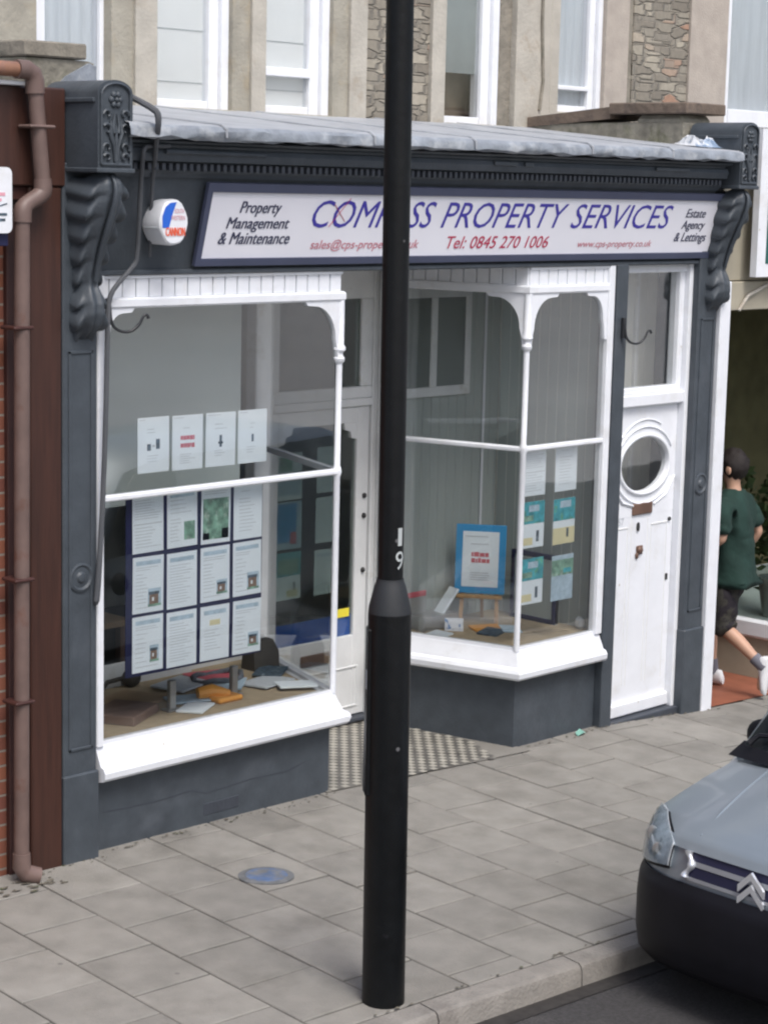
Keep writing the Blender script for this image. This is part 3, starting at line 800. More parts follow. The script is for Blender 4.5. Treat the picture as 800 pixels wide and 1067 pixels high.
MB().box((4.375, .94, 1.0), (4.395, .953, 2.98), .003).build('corner_bead', WHITE, bb)
# lobby back wall : frame, transom light and shop door
mb = MB(); y0, y1 = 1.04, 1.13
for x0, x1, z0, z1 in ((2.40, 2.53, -.1, 2.985), (2.53, 2.565, -.1, 2.985), (3.43, 3.475, -.1, 2.985), (3.475, 3.53, -.1, 2.985)): mb.box((x0, y0 + (.015 if x0 in (2.53, 3.43) else 0), z0), (x1, y1, z1), .006)
mb.box((2.565, y0+.01, 2.06), (3.43, y1, 2.11), .006); mb.box((2.565, y0+.02, 2.11), (3.43, y1, 2.185), .006); mb.box((2.565, y0+.02, 2.74), (3.43, y1, 2.985), .006)
mb.box((2.565, y0+.025, 2.185), (2.62, y1, 2.74), .006); mb.box((3.33, y0+.025, 2.185), (3.43, y1, 2.74), .006)
lbf = mb.build('lobby_screen', OFFW, shop)
MB().box((2.62, 1.085, 2.185), (3.33, 1.09, 2.74)).build('transom_pane', GLASSD, lbf)
mb = MB(); y0, y1 = 1.075, 1.12
mb.box((2.57, y0, .045), (2.628, y1, 2.055), .004); mb.box((3.315, y0, .045), (3.425, y1, 2.055), .004)
mb.box((2.628, y0, .045), (3.315, y1, .575), .004); mb.box((2.628, y0, 1.955), (3.315, y1, 2.055), .004)
# eared corners of the light
for s, x in ((1, 2.628), (-1, 3.315)):
    mb.prism([(x, y0, 1.957), (x+s*.12, y0, 1.957), (x+s*.11, y0, 1.915), (x+s*.06, y0, 1.90), (x+s*.05, y0, 1.86), (x, y0, 1.85)], (0, y1-y0-.002, 0))
# raised mouldings of bottom panel
for x0, x1, z0, z1 in ((2.66, 3.36, .36, .372), (2.66, 3.36, .10, .112), (2.66, 2.672, .112, .36), (3.348, 3.36, .112, .36)): mb.box((x0, y0-.008, z0), (x1, y0+.002, z1), .003)
sdoor = mb.build('shop_door', OFFW, shop)
MB().box((2.628, 1.095, .575), (3.315, 1.10, 1.955)).build('door_glass', GLASSD, sdoor)
MB().box((2.632, 1.102, .575), (3.312, 1.106, .715)).build('blue_vinyl_strip', BLUED, sdoor)
MB().box((2.84, 1.062, .425), (3.10, 1.076, .50), .006).build('letterbox', BRASS, sdoor)
for z in (1.48, 1.35, .995): MB().ball((3.385, 1.068, z), (.016, .016, .018), 8, 6).build('door_lock', HOLEB, sdoor)
MB().box((2.56, 1.0, lz(2.9, 1)), (3.44, 1.12, .04), .006).build('door_step', GREYD, shop)

# ---- street door (numbered 157) with transom
mb = MB(); y0, y1 = .035, .13
mb.box((4.612, y0-.012, -.12), (4.665, y1, 2.985), .006); mb.box((5.352, y0-.03, -.12), (5.40, y1, 2.985), .006)
mb.box((4.665, y0-.02, 2.055), (5.40, y1, 2.135), .008); mb.box((4.665, y0, 2.925), (5.40, y1, 2.985), .006)
mb.box((5.30, y0+.01, 2.135), (5.352, y1, 2.925), .006); mb.box((4.665, y0+.01, 2.135), (5.30, y1, 2.175), .006)
dfr = mb.build('door_frame', WHITE, shop)
MB().box((4.665, .08, 2.175), (5.30, .085, 2.925)).build('transom_pane', GLASS, dfr)
mb = MB()
X0, X1, ZB, ZTt = 4.67, 5.35, -.03, 2.05; CX, CZ, EA, EB = 5.0, 1.66, .26, .18
yd = .06
N = 48; vs = []; fs = []
outer = []
for k in range(N):
    a = 2*math.pi*k/N; c, s = math.cos(a), math.sin(a)
    dx = (X1-CX if c > 0 else CX-X0); dz = (ZTt-CZ if s > 0 else CZ-1.32)
    t = min(dx/abs(c) if abs(c) > 1e-6 else 9, dz/abs(s) if abs(s) > 1e-6 else 9)
    outer.append((CX+c*t, CZ+s*t))
for lay, yy in ((0, yd), (1, yd+.045)):
    for k in range(N):
        a = 2*math.pi*k/N
        vs += [(CX+EA*math.cos(a), yy, CZ+EB*math.sin(a)), (outer[k][0], yy, outer[k][1])]
for k in range(N):
    j = (k+1) % N
    fs += [(2*k, 2*j, 2*j+1, 2*k+1), (2*N+2*k, 2*N+2*k+1, 2*N+2*j+1, 2*N+2*j), (2*k, 2*N+2*k, 2*N+2*j, 2*j)]
mb.add(vs, fs)
# fill the four corners left by the radial outline
mb.box((X0, yd+.001, ZB), (X1, yd+.045, 1.325), .003)
mb.box((X0, yd+.002, 1.32), (X0+.02, yd+.044, ZTt), 0); mb.box((X1-.02, yd+.002, 1.32), (X1, yd+.044, ZTt), 0)
for (cx, cz) in ((X0, ZTt), (X1, ZTt), (X0, 1.32), (X1, 1.32)):
    near = sorted(outer, key=lambda p: (p[0]-cx)**2+(p[1]-cz)**2)[:2]
    mb.prism([(cx, yd+.001, cz), (near[0][0], yd+.001, near[0][1]), (near[1][0], yd+.001, near[1][1])], (0, .04, 0))
mb.box((X0, yd-.03, ZB), (X1, yd+.01, .065), .012)     # weatherboard
door = mb.build('street_door', WHITE, shop, ang=25)
mb = MB()
for k0, k1, aa, bb2, r in ((0, 48, .275, .195, .014),):
    mb.tube([(CX+aa*math.cos(2*math.pi*k/48), yd-.004, CZ+bb2*math.sin(2*math.pi*k/48)) for k in range(49)], r, 8, cap=False)
def arcm(a0, a1, aa, bb2, r):
    mb.tube([(CX+aa*math.cos(R(lerp(a0, a1, k/16))), yd-.003, CZ+bb2*math.sin(R(lerp(a0, a1, k/16)))) for k in range(17)], r, 6)
arcm(25, 150, .318, .252, .008); arcm(60, 140, .335, .30, .006); arcm(205, 335, .325, .262, .009)
mb.tube([(X0+.01, yd-.004, 1.52), (X0+.10, yd-.004, 1.42), (CX-.09, yd-.004, 1.385)], .010, 6)
mb.tube([(X1-.01, yd-.004, 1.56), (X1-.10, yd-.004, 1.44), (CX+.12, yd-.004, 1.385)], .008, 6)
mb.build('oval_moulding', WHITE, door, ang=60)
T = Matrix.Translation((CX, yd+.02, CZ)) @ Matrix.Rotation(R(90), 4, 'X') @ Matrix.Diagonal((1, EB/EA, 1, 1))
MB().lathe([(.0, -.002), (EA+.004, -.002), (EA+.004, .002), (0, .002)], n=40, T=T).build('oval_window', GLASS, door)
mb = MB()
MBX = [(4.70, 4.855), (4.885, 5.075), (5.105, 5.29)]
for i, (a, b) in enumerate(MBX):
    zt = 1.24 if i != 1 else 1.20
    if i == 1: zt = 1.30
    mb.box((a, yd-.001, .17), (a+.008, yd+.004, zt), .002); mb.box((b-.008, yd-.001, .17), (b, yd+.004, zt), .002)
    if i != 1: mb.box((a, yd-.003, zt), (b, yd+.003, zt+.014), .003)
mb.build('panel_groove', OFFW, door)
MB().box((4.885, yd-.016, 1.325), (5.10, yd+.004, 1.405), .008).build('letterbox', BRASS, door)
MB().lathe([(.0, 0), (.014, 0), (.016, .012), (.0, .016)], n=12, T=Matrix.Translation((4.955, yd, 1.245)) @ Matrix.Rotation(R(90), 4, 'X') @ Matrix.Diagonal((.8, 2.0, 1, 1))).build('keyhole', HOLEB, door)
mb = MB(); mb.ball((4.985, yd-.008, 1.085), (.028, .018, .026), 12, 8); mb.ball((4.955, yd-.006, 1.05), (.016, .012, .022), 10, 8); mb.box((4.95, yd-.008, 1.055), (5.02, yd+.002, 1.115), .006)
mb.build('door_knob', BRASS, door)
mb = MB(); mb.ball((5.305, yd-.006, 1.265), (.014, .012, .014), 8, 6); mb.box((5.29, yd-.008, .845), (5.315, yd+.002, .89), .004); mb.ball((4.71, yd-.004, 1.725), (.01, .008, .01), 8, 6)
mb.build('lock', HOLEB, door)
MB().text('157', lambda u, v: Vector((4.715+u*.085, yd-.0035, 1.27+v*.05))).build('door_number', INKG, door, fix=False)
MB().box((4.60, -.03, -.25), (5.40, .10, -.034), .006).build('door_step', GREYD, shop)
# hallway seen through the transom; its wall is moved close to catch more light
mb = MB(); mb.box((4.60, .42, -.3), (5.44, .46, 2.985)); mb.build('hall_bounce_wall', mat('hall_plaster', (.66, .66, .61), .9, var=.06), shop)
mb = MB()
mb.box((5.0, .38, 1.2), (5.07, .42, 2.98), .004); mb.box((4.62, .39, 2.40), (5.0, .42, 2.44), .004); mb.box((5.3, .39, 1.2), (5.33, .42, 2.98), .004)
mb.build('hall_joinery', OFFW, shop)

# ================================================================== SIGN, ALARM, CABLES, HOOKS
sign = thing('shop_sign', 'long white raked fascia sign lettered in blue and red in a blue-grey frame', 'shop sign', SG(3.2, 0))
mb = MB()
def sgbox(mb, x0, x1, s0, s1, o0, o1):
    mb.prism([SG(x0, s0, o0), SG(x1, s0, o0), SG(x1, s1, o0), SG(x0, s1, o0)], n_*(o1-o0))
mb.m(0); sgbox(mb, .985, 5.475, .038, .388, .012, .020)
mb.build('sign_panel', SIGNW, sign)
mb = MB()
for a in ((.95, 5.505, .0, .038), (.95, 5.505, .388, .434), (.95, .985, .038, .388), (5.475, 5.505, .038, .388)): sgbox(mb, a[0], a[1], a[2], a[3], .012, .034)
mb.build('sign_frame', FRAMEB, sign)
def stext(nm, body, x0, x1, s0, s1, m_, sh=.14, bold=0.0):
    h = s1-s0
    MB().text(body, lambda u, v: SG(x0+u*(x1-x0-sh*h)+v*sh*h, s0+v*h, .0222), bold).build(nm, m_, sign, smooth=False, fix=False)
stext('lettering', 'COMPASS', 1.709, 2.695, .200, .352, TXTB, .28, .0)
stext('lettering', 'PROPERTY', 2.755, 3.875, .200, .352, TXTB, .28, .0)
stext('lettering', 'SERVICES', 3.925, 4.955, .198, .352, TXTB, .28, .0)
stext('lettering', 'Property', 1.196, 1.494, .258, .340, TXTD, .22, .0022)
stext('lettering', 'Management', 1.122, 1.572, .176, .255, TXTD, .22, .0022)
stext('lettering', '& Maintenance', 1.087, 1.598, .112, .176, TXTD, .22, .0022)
stext('lettering', 'sales@cps-property.co.uk', 1.750, 2.610, .068, .135, TXTP, .22, .0009)
stext('lettering', 'Tel: 0845 270 1006', 2.825, 3.765, .078, .152, TXTR, .22, .0006)
stext('lettering', 'www.cps-property.co.uk', 4.038, 4.808, .066, .122, TXTP, .22, .0006)
stext('lettering', 'Estate', 5.103, 5.325, .272, .330, TXTD, .22, .0022)
stext('lettering', 'Agency', 5.080, 5.343, .178, .252, TXTD, .22, .0022)
stext('lettering', '& Lettings', 5.030, 5.392, .093, .172, TXTD, .22, .0022)
mb = MB()
for a, b in (((1.86, .205), (1.99, .365)), ((1.875, .33), (1.975, .235))): mb.bar(SG(*a, .0235), SG(*b, .0235), .0045, .001)
mb.build('compass_cross', TXTR, sign)

al = thing('alarm_box', 'hexagonal white and blue burglar alarm box on the grey fascia', 'alarm box', (.66, -.10, 3.13))
cx, cz, yf = .692, 3.243, -.195
hexp = []
for k in range(24):
    a_ = 2*math.pi*k/24+.2; q_ = 1+.022*math.cos(6*a_-.5)
    hexp.append((.094*q_*math.cos(a_), .116*q_*math.sin(a_)))
def ring(sc_, y): return [(cx+x*sc_, y, cz+z*sc_) for x, z in hexp]
MB().loft([ring(.98, -.06), ring(1, -.17), ring(.96, -.188), ring(.89, yf)]).build('alarm_cover', WHITE, al, ang=25)
MB().prism([(cx+x, yf-.0015, cz+z) for x, z in ((-.077, -.026), (-.078, .03), (-.058, .074), (-.03, .094), (.012, .099), (-.012, .045), (-.036, -.026))], (0, -.001, 0)).build('blue_flash', BLUED, al)
MB().prism([(cx-.0975, y, z) for y, z in ((-.085, cz-.03), (-.185, cz-.03), (-.185, cz-.025), (-.085, cz-.025))], (.002, 0, .002)).build('cover_seam', INKG, al)
MB().text('CANNON', lambda u, v: Vector((cx-.056+u*.122, yf-.003, cz-.066+v*.042)), .002).build('lettering', TXTO, al, smooth=False, fix=False)
MB().text('SOUTH', lambda u, v: Vector((cx+.0+u*.06, yf-.003, cz+.045+v*.022)), .0).build('lettering', TXTP, al, smooth=False, fix=False)
MB().text('WESTERN', lambda u, v: Vector((cx-.024+u*.09, yf-.003, cz+.012+v*.022)), .0).build('lettering', TXTP, al, smooth=False, fix=False)

o = MB().tube(*smooth([(.355, -.10, 3.885), (.385, -.25, 3.83), (.435, -.352, 3.775), (.445, -.362, 3.75), (.447, -.36, 3.70), (.502, -.28, 3.618), (.56, -.20, 3.53), (.585, -.16, 3.482), (.607, -.125, 3.389), (.64, -.075, 3.18), (.658, -.05, 3.07)],
              [.015, .015, .017, .017, .015, .013, .012, .011, .010, .009, .008], 1), 8).build('cable_conduit', CABLE)
tag(recentre(o, (.605, -.05, 3.07)), 'grey conduit bent over the lead roof edge down behind the alarm box', 'conduit')
o = MB().tube(*smooth([(.62, -.24, 3.612), (.47, -.25, 3.608), (.445, -.255, 3.59), (.445, -.25, 3.565), (.499, -.17, 3.457), (.518, -.14, 3.319), (.549, -.085, 3.07), (.535, -.08, 3.03), (.415, -.075, 2.925), (.382, -.075, 2.87), (.373, -.075, 2.80), (.359, -.077, 2.217), (.332, -.078, 1.692), (.305, -.078, 1.38), (.315, -.05, 1.36)],
              [.011]*4+[.012]*5+[.013]*4+[.017, .017], 1), 8).build('service_pipe', CABLE)
tag(recentre(o, (.335, -.078, 1.36)), 'thin grey pipe running from the cornice down the left side of the larger shop window', 'pipe')
def hook(p, label):
    x, y, z = p
    pts = [(0, 0, .09), (0, -.02, .03), (.015, -.04, -.01), (.055, -.09, -.035), (.11, -.15, -.035), (.155, -.20, .0), (.175, -.225, .045), (.195, -.245, .05), (.203, -.255, .03)]
    # swung parallel with the front so it reads against the glass
    q = [(x+a*.95-.0*b, y-.012+b*.25, z+c) for a, b, c in pts]
    o = MB().tube(*smooth(q, [.008]*6+[.007, .007, .009]), 8).box((x-.012, y-.012, z+.0), (x+.012, y+.012, z+.13), .003).build('basket_hook', IRON)
    tag(recentre(o, (x, y, z)), label, 'hanging hook', 'black iron basket hooks')
hook((.40, -.045, 2.74), 'black curly iron hook at the top left of the shop window with the poster grid')
hook((4.555, -.06, 2.52), 'black curly iron hook on the grey post beside the white street door')

# ================================================================== PARTY WALL COPINGS
def partywall(x0, x1, lab, m_, cap_back, zc):
    t = thing('party_wall', lab, 'wall', ((x0+x1)/2, .1, 3.5))
    MB().box((x0+.03, .14, 3.3), (x1-.03, 1.6, zc-.13), .01).build('wall_body', CEMENT, t)
    mb = MB(); mb.box((x0, .10, zc-.075), (x1, cap_back, zc), .008)
    mb.build('coping_stone', m_, t)
    return t
t = partywall(.015, .385, 'stone parapet pier with a flat grey coping slab above the brown fascia', COPE, .62, 4.09)
MB().prism([(.03, .12, 3.86), (.40, .12, 3.86), (.44, .12, 3.90), (.44, .12, 4.0), (.40, .12, 4.01), (.03, .12, 4.01)], (0, .5, 0)).build('cement_fillet', CEMENT, t)
MB().prism([(.20, .10, 3.87), (.44, .10, 3.87), (.44, .10, 3.985), (.40, .10, 4.0), (.26, .10, 3.93)], (0, .04, 0)).build('lead_flashing', LEADD, t)
t = partywall(5.36, 5.81, 'rust-stained party wall coping with a broken end beside the lead roof', RUSTY, .75, 4.035)
MB().prism([(5.38, .75, 3.93), (5.38, 1.62, 3.865), (5.38, 1.62, 3.93), (5.38, .75, 4.01)], (.36, 0, 0)).build('coping_tail', RUSTY, t)
MB().box((5.40, .16, 3.74), (5.74, .55, 3.955), .03).build('pier_block', CEMENT, t)
mb = MB(); r_ = random.Random(11); vs = []; NXX, NYY = 14, 10
for i in range(NXX+1):
    for j in range(NYY+1):
        e_ = min(i, NXX-i)/3.5*min(j, NYY-j)/2.5
        vs.append((lerp(5.20, 5.43, i/NXX)+r_.uniform(-.01, .01), lerp(-.16, .10, j/NYY)+r_.uniform(-.01, .01), zr(lerp(-.16, .10, j/NYY))+.008+min(1, e_)*(.035+r_.uniform(-.02, .035))))
mb.add(vs, [(i*(NYY+1)+j, i*(NYY+1)+j+1, (i+1)*(NYY+1)+j+1, (i+1)*(NYY+1)+j) for i in range(NXX) for j in range(NYY)])
o = mb.build('plastic_sheet', [mat('crumpled_blue_grey_plastic', (.22, .30, .42), .4, var=.2, vscale=14, col2=(.55, .57, .60), c2scale=7, c2lo=.46, c2hi=.52)], fix=False)
tag(recentre(o, (5.4, -.05, 3.77)), 'crumpled blue-grey sheet lying on the lead roof end', 'plastic sheet')

# ================================================================== LEFT NEIGHBOUR
nb = thing('brick_shop', 'neighbouring red brick shop with brown stained timber fascia and corner post', 'shop building', (-1.5, 0, 0))
MB().box((-3.8, .03, -.3), (-.17, .35, 3.35), .0).build('brick_wall', BRICK, nb)
MB().box((-.075, -.05, -.3), (.112, .28, 3.40), .006).build('timber_post', BROWN, nb)
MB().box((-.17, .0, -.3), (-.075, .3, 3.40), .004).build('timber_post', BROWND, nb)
MB().box((-3.8, -.055, 3.405), (.135, .32, 3.865), .008).build('timber_fascia', BROWN, nb)
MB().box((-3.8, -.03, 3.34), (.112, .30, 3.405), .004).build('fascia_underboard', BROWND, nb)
mb = MB(); mb.box((-3.8, -.10, 3.865), (-.12, .6, 3.885), .004); mb.build('white_roof_edge', WHITE, nb)
MB().box((-3.8, .3, 3.3), (.02, 1.5, 3.866)).build('flat_roof', LEADD, nb)
MB().box((-3.8, 1.5, 3.3), (-.6, 1.8, ZT), .0).build('upper_wall', STONE, nb)
t = thing('wall_sign', 'white rounded sign with pink and grey print at the left edge on the brick shop', 'sign', (-.40, -.12, 3.17))
mb = MB(); xr = -.255; pts = []
for (cx, cz, a0) in ((xr-.03, 3.46, 0), (-.87, 3.46, 90), (-.87, 3.22, 180), (xr-.03, 3.22, 270)):
    for k in range(5):
        a = R(a0+k*22.5); pts.append((cx+.03*math.cos(a), -.16, cz+.03*math.sin(a)))
mb.prism(pts, (0, .03, 0)); mb.build('sign_board', WHITE, t)
mb = MB(); mb.box((-.8, -.162, 3.36), (xr-.04, -.1605, 3.375)); mb.box((-.8, -.162, 3.335), (xr-.06, -.1605, 3.348)); mb.build('pink_print', mat('pink_print', (.72, .35, .42), .7, var=.1), t)
mb = MB(); mb.tube([(-.8, -.161, 3.30), (-.4, -.161, 3.295), (xr-.03, -.161, 3.325)], .003, 6); mb.box((-.8, -.162, 3.27), (xr-.03, -.1605, 3.282)); mb.box((-.8, -.162, 3.245), (xr-.04, -.1605, 3.257)); mb.build('grey_print', INKD, t)
MB().box((-.9, -.13, 3.13), (xr-.0, -.10, 3.19), .004).build('sign_ledge', NAVY, t)
dp = thing('drainpipe', 'mauve painted drainpipe with an offset bend beside the brown timber post', 'drainpipe', (-.22, -.11, .06))
pr = .037
MB().tube([(-.62, -.12, 3.935), (-.19, -.12, 3.935)], .035, 14).build('horizontal_pipe', mat('rusty_pipe', (.24, .12, .075), .6, var=.2, vscale=12, col2=(.19, .11, .10), c2scale=8), dp)
MB().tube([(-.20, -.12, 3.935), (-.14, -.12, 3.935), (-.108, -.12, 3.918), (-.096, -.12, 3.885), (-.094, -.12, 3.83)], .045, 14).build('pipe_elbow', PIPE, dp)
MB().tube([(-.094, -.12, 3.86), (-.052, -.12, 3.42)], pr, 14).build('pipe_length', PIPE, dp)
MB().tube(*smooth([(-.053, -.12, 3.44), (-.048, -.12, 3.385), (-.07, -.12, 3.36), (-.145, -.12, 3.325), (-.168, -.12, 3.30), (-.17, -.12, 3.24)], [.041, .045, .041, .038, .044, .044], 1), 14).build('pipe_offset', PIPE, dp)
MB().tube([(-.17, -.12, 3.26), (-.183, -.11, .16)], pr, 14).build('pipe_length', PIPE, dp)
MB().tube([(-.183, -.11, .19), (-.183, -.11, .12), (-.165, -.12, .085), (-.105, -.15, .065)], [.043, .046, .046, .042], 14).build('pipe_shoe', PIPE, dp)
for z in (3.68,): MB().box((-.15, -.165, z-.008), (-.005, -.06, z+.008), .006).build('pipe_bracket', PIPE, dp)
for z in (2.75, 1.55, .95): MB().box((-.245, -.16, z-.009), (-.13, -.04, z+.009), .006).build('pipe_bracket', BROWND, dp)

# ================================================================== RIGHT NEIGHBOUR
OLIVE = mat('olive_brown_entrance', (.20, .155, .085), .8, var=.2)
rn = thing('neighbouring_shop', 'neighbouring cream shop with white corner post and dark recessed entrance', 'shop building', (7.2, 0, -.1))
MB().box((5.606, -.075, -.35), (5.725, .22, 2.86), .006).build('corner_post', WHITE, rn)
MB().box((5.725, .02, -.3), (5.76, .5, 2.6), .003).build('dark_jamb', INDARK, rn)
MB().box((5.655, -.02, 2.86), (9.6, .4, 3.80), .006).build('upper_fascia', CREAM, rn)
MB().box((5.76, -.05, 2.66), (9.6, .2, 2.855), .006).build('awning_board', CREAM, rn)
MB().tube([(5.84, -.06, 2.66), (5.93, -.07, 2.76), (6.15, -.075, 2.83), (6.6, -.075, 2.86), (9.4, -.075, 2.86)], .012, 8).build('awning_rail', STONEP, rn)
MB().box((5.70, .6, 2.66), (9.6, 3.2, 2.70)).build('entrance_ceiling', OLIVE, rn)
MB().box((5.62, .22, -.3), (5.74, 3.2, 2.7)).build('entrance_wall', OLIVE, rn)
MB().box((5.74, 2.6, -.3), (9.6, 2.7, 2.7)).build('entrance_wall', OLIVE, rn)
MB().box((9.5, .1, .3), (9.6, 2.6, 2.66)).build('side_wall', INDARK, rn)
MB().box((6.95, 1.62, .3), (9.5, 1.66, 2.66)).build('display_back', OLIVE, rn)
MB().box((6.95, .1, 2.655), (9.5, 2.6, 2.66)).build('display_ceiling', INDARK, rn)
MB().box((6.9, .02, -.35), (9.6, 1.6, .165), .006).build('stall_riser', CREAM, rn)
MB().box((6.86, -.03, .16), (9.6, 1.62, .30), .02).build('window_sill', WHITE, rn)
MB().box((6.905, .03, .30), (6.915, 1.6, 2.66)).build('window_pane', GLASSD, rn)
MB().box((6.92, .03, .30), (9.6, .036, 2.66)).build('window_pane', GLASSD, rn)
MB().box((6.88, -.01, .30), (6.95, .06, 2.66), .005).build('window_post', BROWND, rn)
MB().box((5.62, 1.5, 3.93), (6.27, 1.51, 3.935)).build('ledge', STONE, rn)
for nm, a, b, m_, dy in (('pale_quoin', 5.62, 5.715, STONEP, -.02), ('rendered_wall', 6.275, 6.55, RENDER, 0), ('dark_reveal', 6.55, 6.63, COPE, .03), ('rubble_wall', 6.63, 7.33, RUBBLE, .02), ('rendered_wall', 7.33, 7.83, RENDER, 0)):
    MB().box((a, YW+dy, 3.6), (b, YW+.35, ZT), .004).build(nm, m_, rn)
MB().box((5.715, YW, 3.5), (6.275, YW+.3, 4.0), .006).build('stone_sill', STONEP, rn)
MB().box((8.9, YW, 3.5), (10.5, YW+.3, ZT), .006).build('rendered_wall', RENDER, rn)
MB().box((7.83, YW, 3.5), (8.9, YW+.3, 3.93), .006).build('stone_sill', STONE, rn)
sash(5.715, 6.275, 4.0, 5.75, WHITE, CURT, right=.11, left=.01, bars=((4.16, .03),), parent=rn)
sash(7.83, 8.9, 3.93, 5.75, WHITE, CURT, right=.08, left=.14, bars=((3.98, .13),), parent=rn)
for a, b in ((5.715, 6.275), (7.83, 8.9)): MB().box((a, YW, 5.75), (b, YW+.3, ZT)).build('stone_head', STONE, rn)
MB().tube([(5.50, YW-.03, 4.0), (5.53, YW-.03, 4.2), (5.5, YW-.03, 4.6), (5.5, YW-.03, 5.6)], .012, 6).build('wall_cable', COPE, rn)
MB().box((5.81, .4, 3.3), (9.6, 1.5, 3.72)).build('flat_roof', LEADD, rn)
t = thing('projecting_sign', 'green shop sign with a wide white border above the dark entrance', 'sign', (6.6, -.1, 2.9))
def S2(x, z): return Vector((x+.075, -.16, z))
mb = MB(); mb.prism([S2(5.80, 2.89), S2(9.2, 2.89), S2(9.2, 3.88), S2(5.80, 3.88)], (0, .05, 0)); mb.build('sign_border', WHITE, t)
mb = MB(); q = Vector((0, -.004, -.0)); mb.prism([S2(5.905, 2.98)+q, S2(9.1, 2.98)+q, S2(9.1, 3.78)+q, S2(5.905, 3.78)+q], (0, .003, 0)); mb.build('sign_panel', GREEN, t)
mb = MB(); q = Vector((0, -.007, 0)); mb.prism([S2(5.99, 3.235)+q, S2(6.06, 3.30)+q, S2(6.20, 3.30)+q, S2(6.20, 3.12)+q, S2(6.06, 3.12)+q], (0, .002, 0)); mb.build('white_emblem', WHITE, t)

def leafy(name, label, c, rx, ry, rz, nleaf, m_, group, seed):
    r_ = random.Random(seed); mb = MB()
    mb.m(1)
    for k in range(7):
        a = r_.uniform(0, 6.28); mb.tube([(c[0], c[1], c[2]), (c[0]+.4*rx*math.cos(a), c[1]+.4*ry*math.sin(a), c[2]+rz*.6), (c[0]+.7*rx*math.cos(a), c[1]+.7*ry*math.sin(a), c[2]+rz*1.2)], [.008, .006, .003], 5)
    mb.m(0)
    for k in range(nleaf):
        a = r_.uniform(0, 6.28); q = r_.uniform(.1, 1)**.6; h = r_.uniform(.2, 1.9)
        p = Vector((c[0]+rx*q*math.cos(a), c[1]+ry*q*math.sin(a), c[2]+rz*h))
        d = Vector((r_.uniform(-1, 1), r_.uniform(-1, 1), r_.uniform(-.3, 1))).normalized(); s_ = d.cross(Vector((r_.uniform(-1, 1), r_.uniform(-1, 1), .2))).normalized()
        L, w = r_.uniform(.05, .11), r_.uniform(.018, .035)
        mb.add([p, p+d*L*.5+s_*w, p+d*L, p+d*L*.5-s_*w], [(0, 1, 2, 3)])
    return mb
for (lab, c, rx, ry, rz, n, sd_) in (('tall leafy green plant behind the neighbouring shop window above the pale pot', (7.12, .34, .62), .18, .16, .40, 260, 4), ('bushy plant deeper in the neighbouring shop window', (7.3, .9, .30), .24, .24, .55, 300, 9)):
    o = leafy('potted_plant', lab, c, rx, ry, rz, n, LEAF, 'plants', sd_).build('potted_plant', [LEAF, BROWND], fix=False, smooth=False)
    tag(recentre(o, c), lab, 'plant', 'plants in the neighbouring window')
o = MB().lathe([(.10, .30), (.14, .56), (.15, .56), (.15, .60), (.13, .60), (.125, .575), (.0, .575)], (7.10, .32, 0.002), 20).build('plant_pot', GREYPOT)
tag(recentre(o, (7.10, .32, .30)), 'pale grey plant pot on the white sill of the neighbouring window', 'plant pot')

# ================================================================== STREET FURNITURE
bx, by = .163, -2.224; bz = gz(bx, by)
lp = thing('lamp_post', 'black painted steel lamp post with a thicker base standing near the kerb', 'lamp post', (bx, by, bz))
def ax(z): return (bx-.010*(z-bz)/1, by)
def lath(prof): 
    rings = []
    for r_, z in prof:
        c = ax(z); rings.append([(c[0]+r_*math.cos(2*math.pi*k/28), c[1]+r_*math.sin(2*math.pi*k/28), z) for k in range(28)])
    return MB().loft(rings)
base = lath([(.0925, bz-.1), (.0925, bz+.02), (.0915, 1.0), (.0915, 1.675), (.091, 1.685)]).build('base_column', BLACK, lp)
lath([(.091, 1.685), (.088, 1.71), (.066, 1.80), (.058, 1.82), (.057, 1.83)]).build('collar', BLACKS, lp)
lath([(.0535, 1.82), (.0545, 2.4), (.056, 4.2), (.052, 5.2), (.045, 7.0)]).build('upper_column', BLACK, lp)
vd = Vector((-.63, -.78, 0)).normalized()   # towards the street
sidev = Vector((.78, -.63, 0))
cd = Vector((*ax(1.0), 1.0))-sidev*.088
T = Matrix((sidev, -vd, Vector((0, 0, 1)))).transposed().to_4x4(); T.translation = cd
MB().box((-.010, -.045, -.10+.0), (.02, .045, .62), .006, T).build('access_door', BLACK, base)
MB().box((-.0115, -.03, .36), (-.0095, .0, .44), .0, T).build('paper_scrap', INKG, base)
def wrap(z0, ang0, wid, h, body):
    c = ax(z0)
    def P(u, v):
        a = ang0+(u-.5)*wid/.0545; return Vector((c[0]+.0556*math.cos(a), c[1]+.0556*math.sin(a), z0+v*h))
    return MB().text(body, P, .0)
aw = R(-93)
wrap(1.975, aw, .022, .075, '1').build('lettering', TXTW, lp, smooth=False, fix=False)
wrap(1.875, aw, .042, .078, '9').build('lettering', TXTW, lp, smooth=False, fix=False)
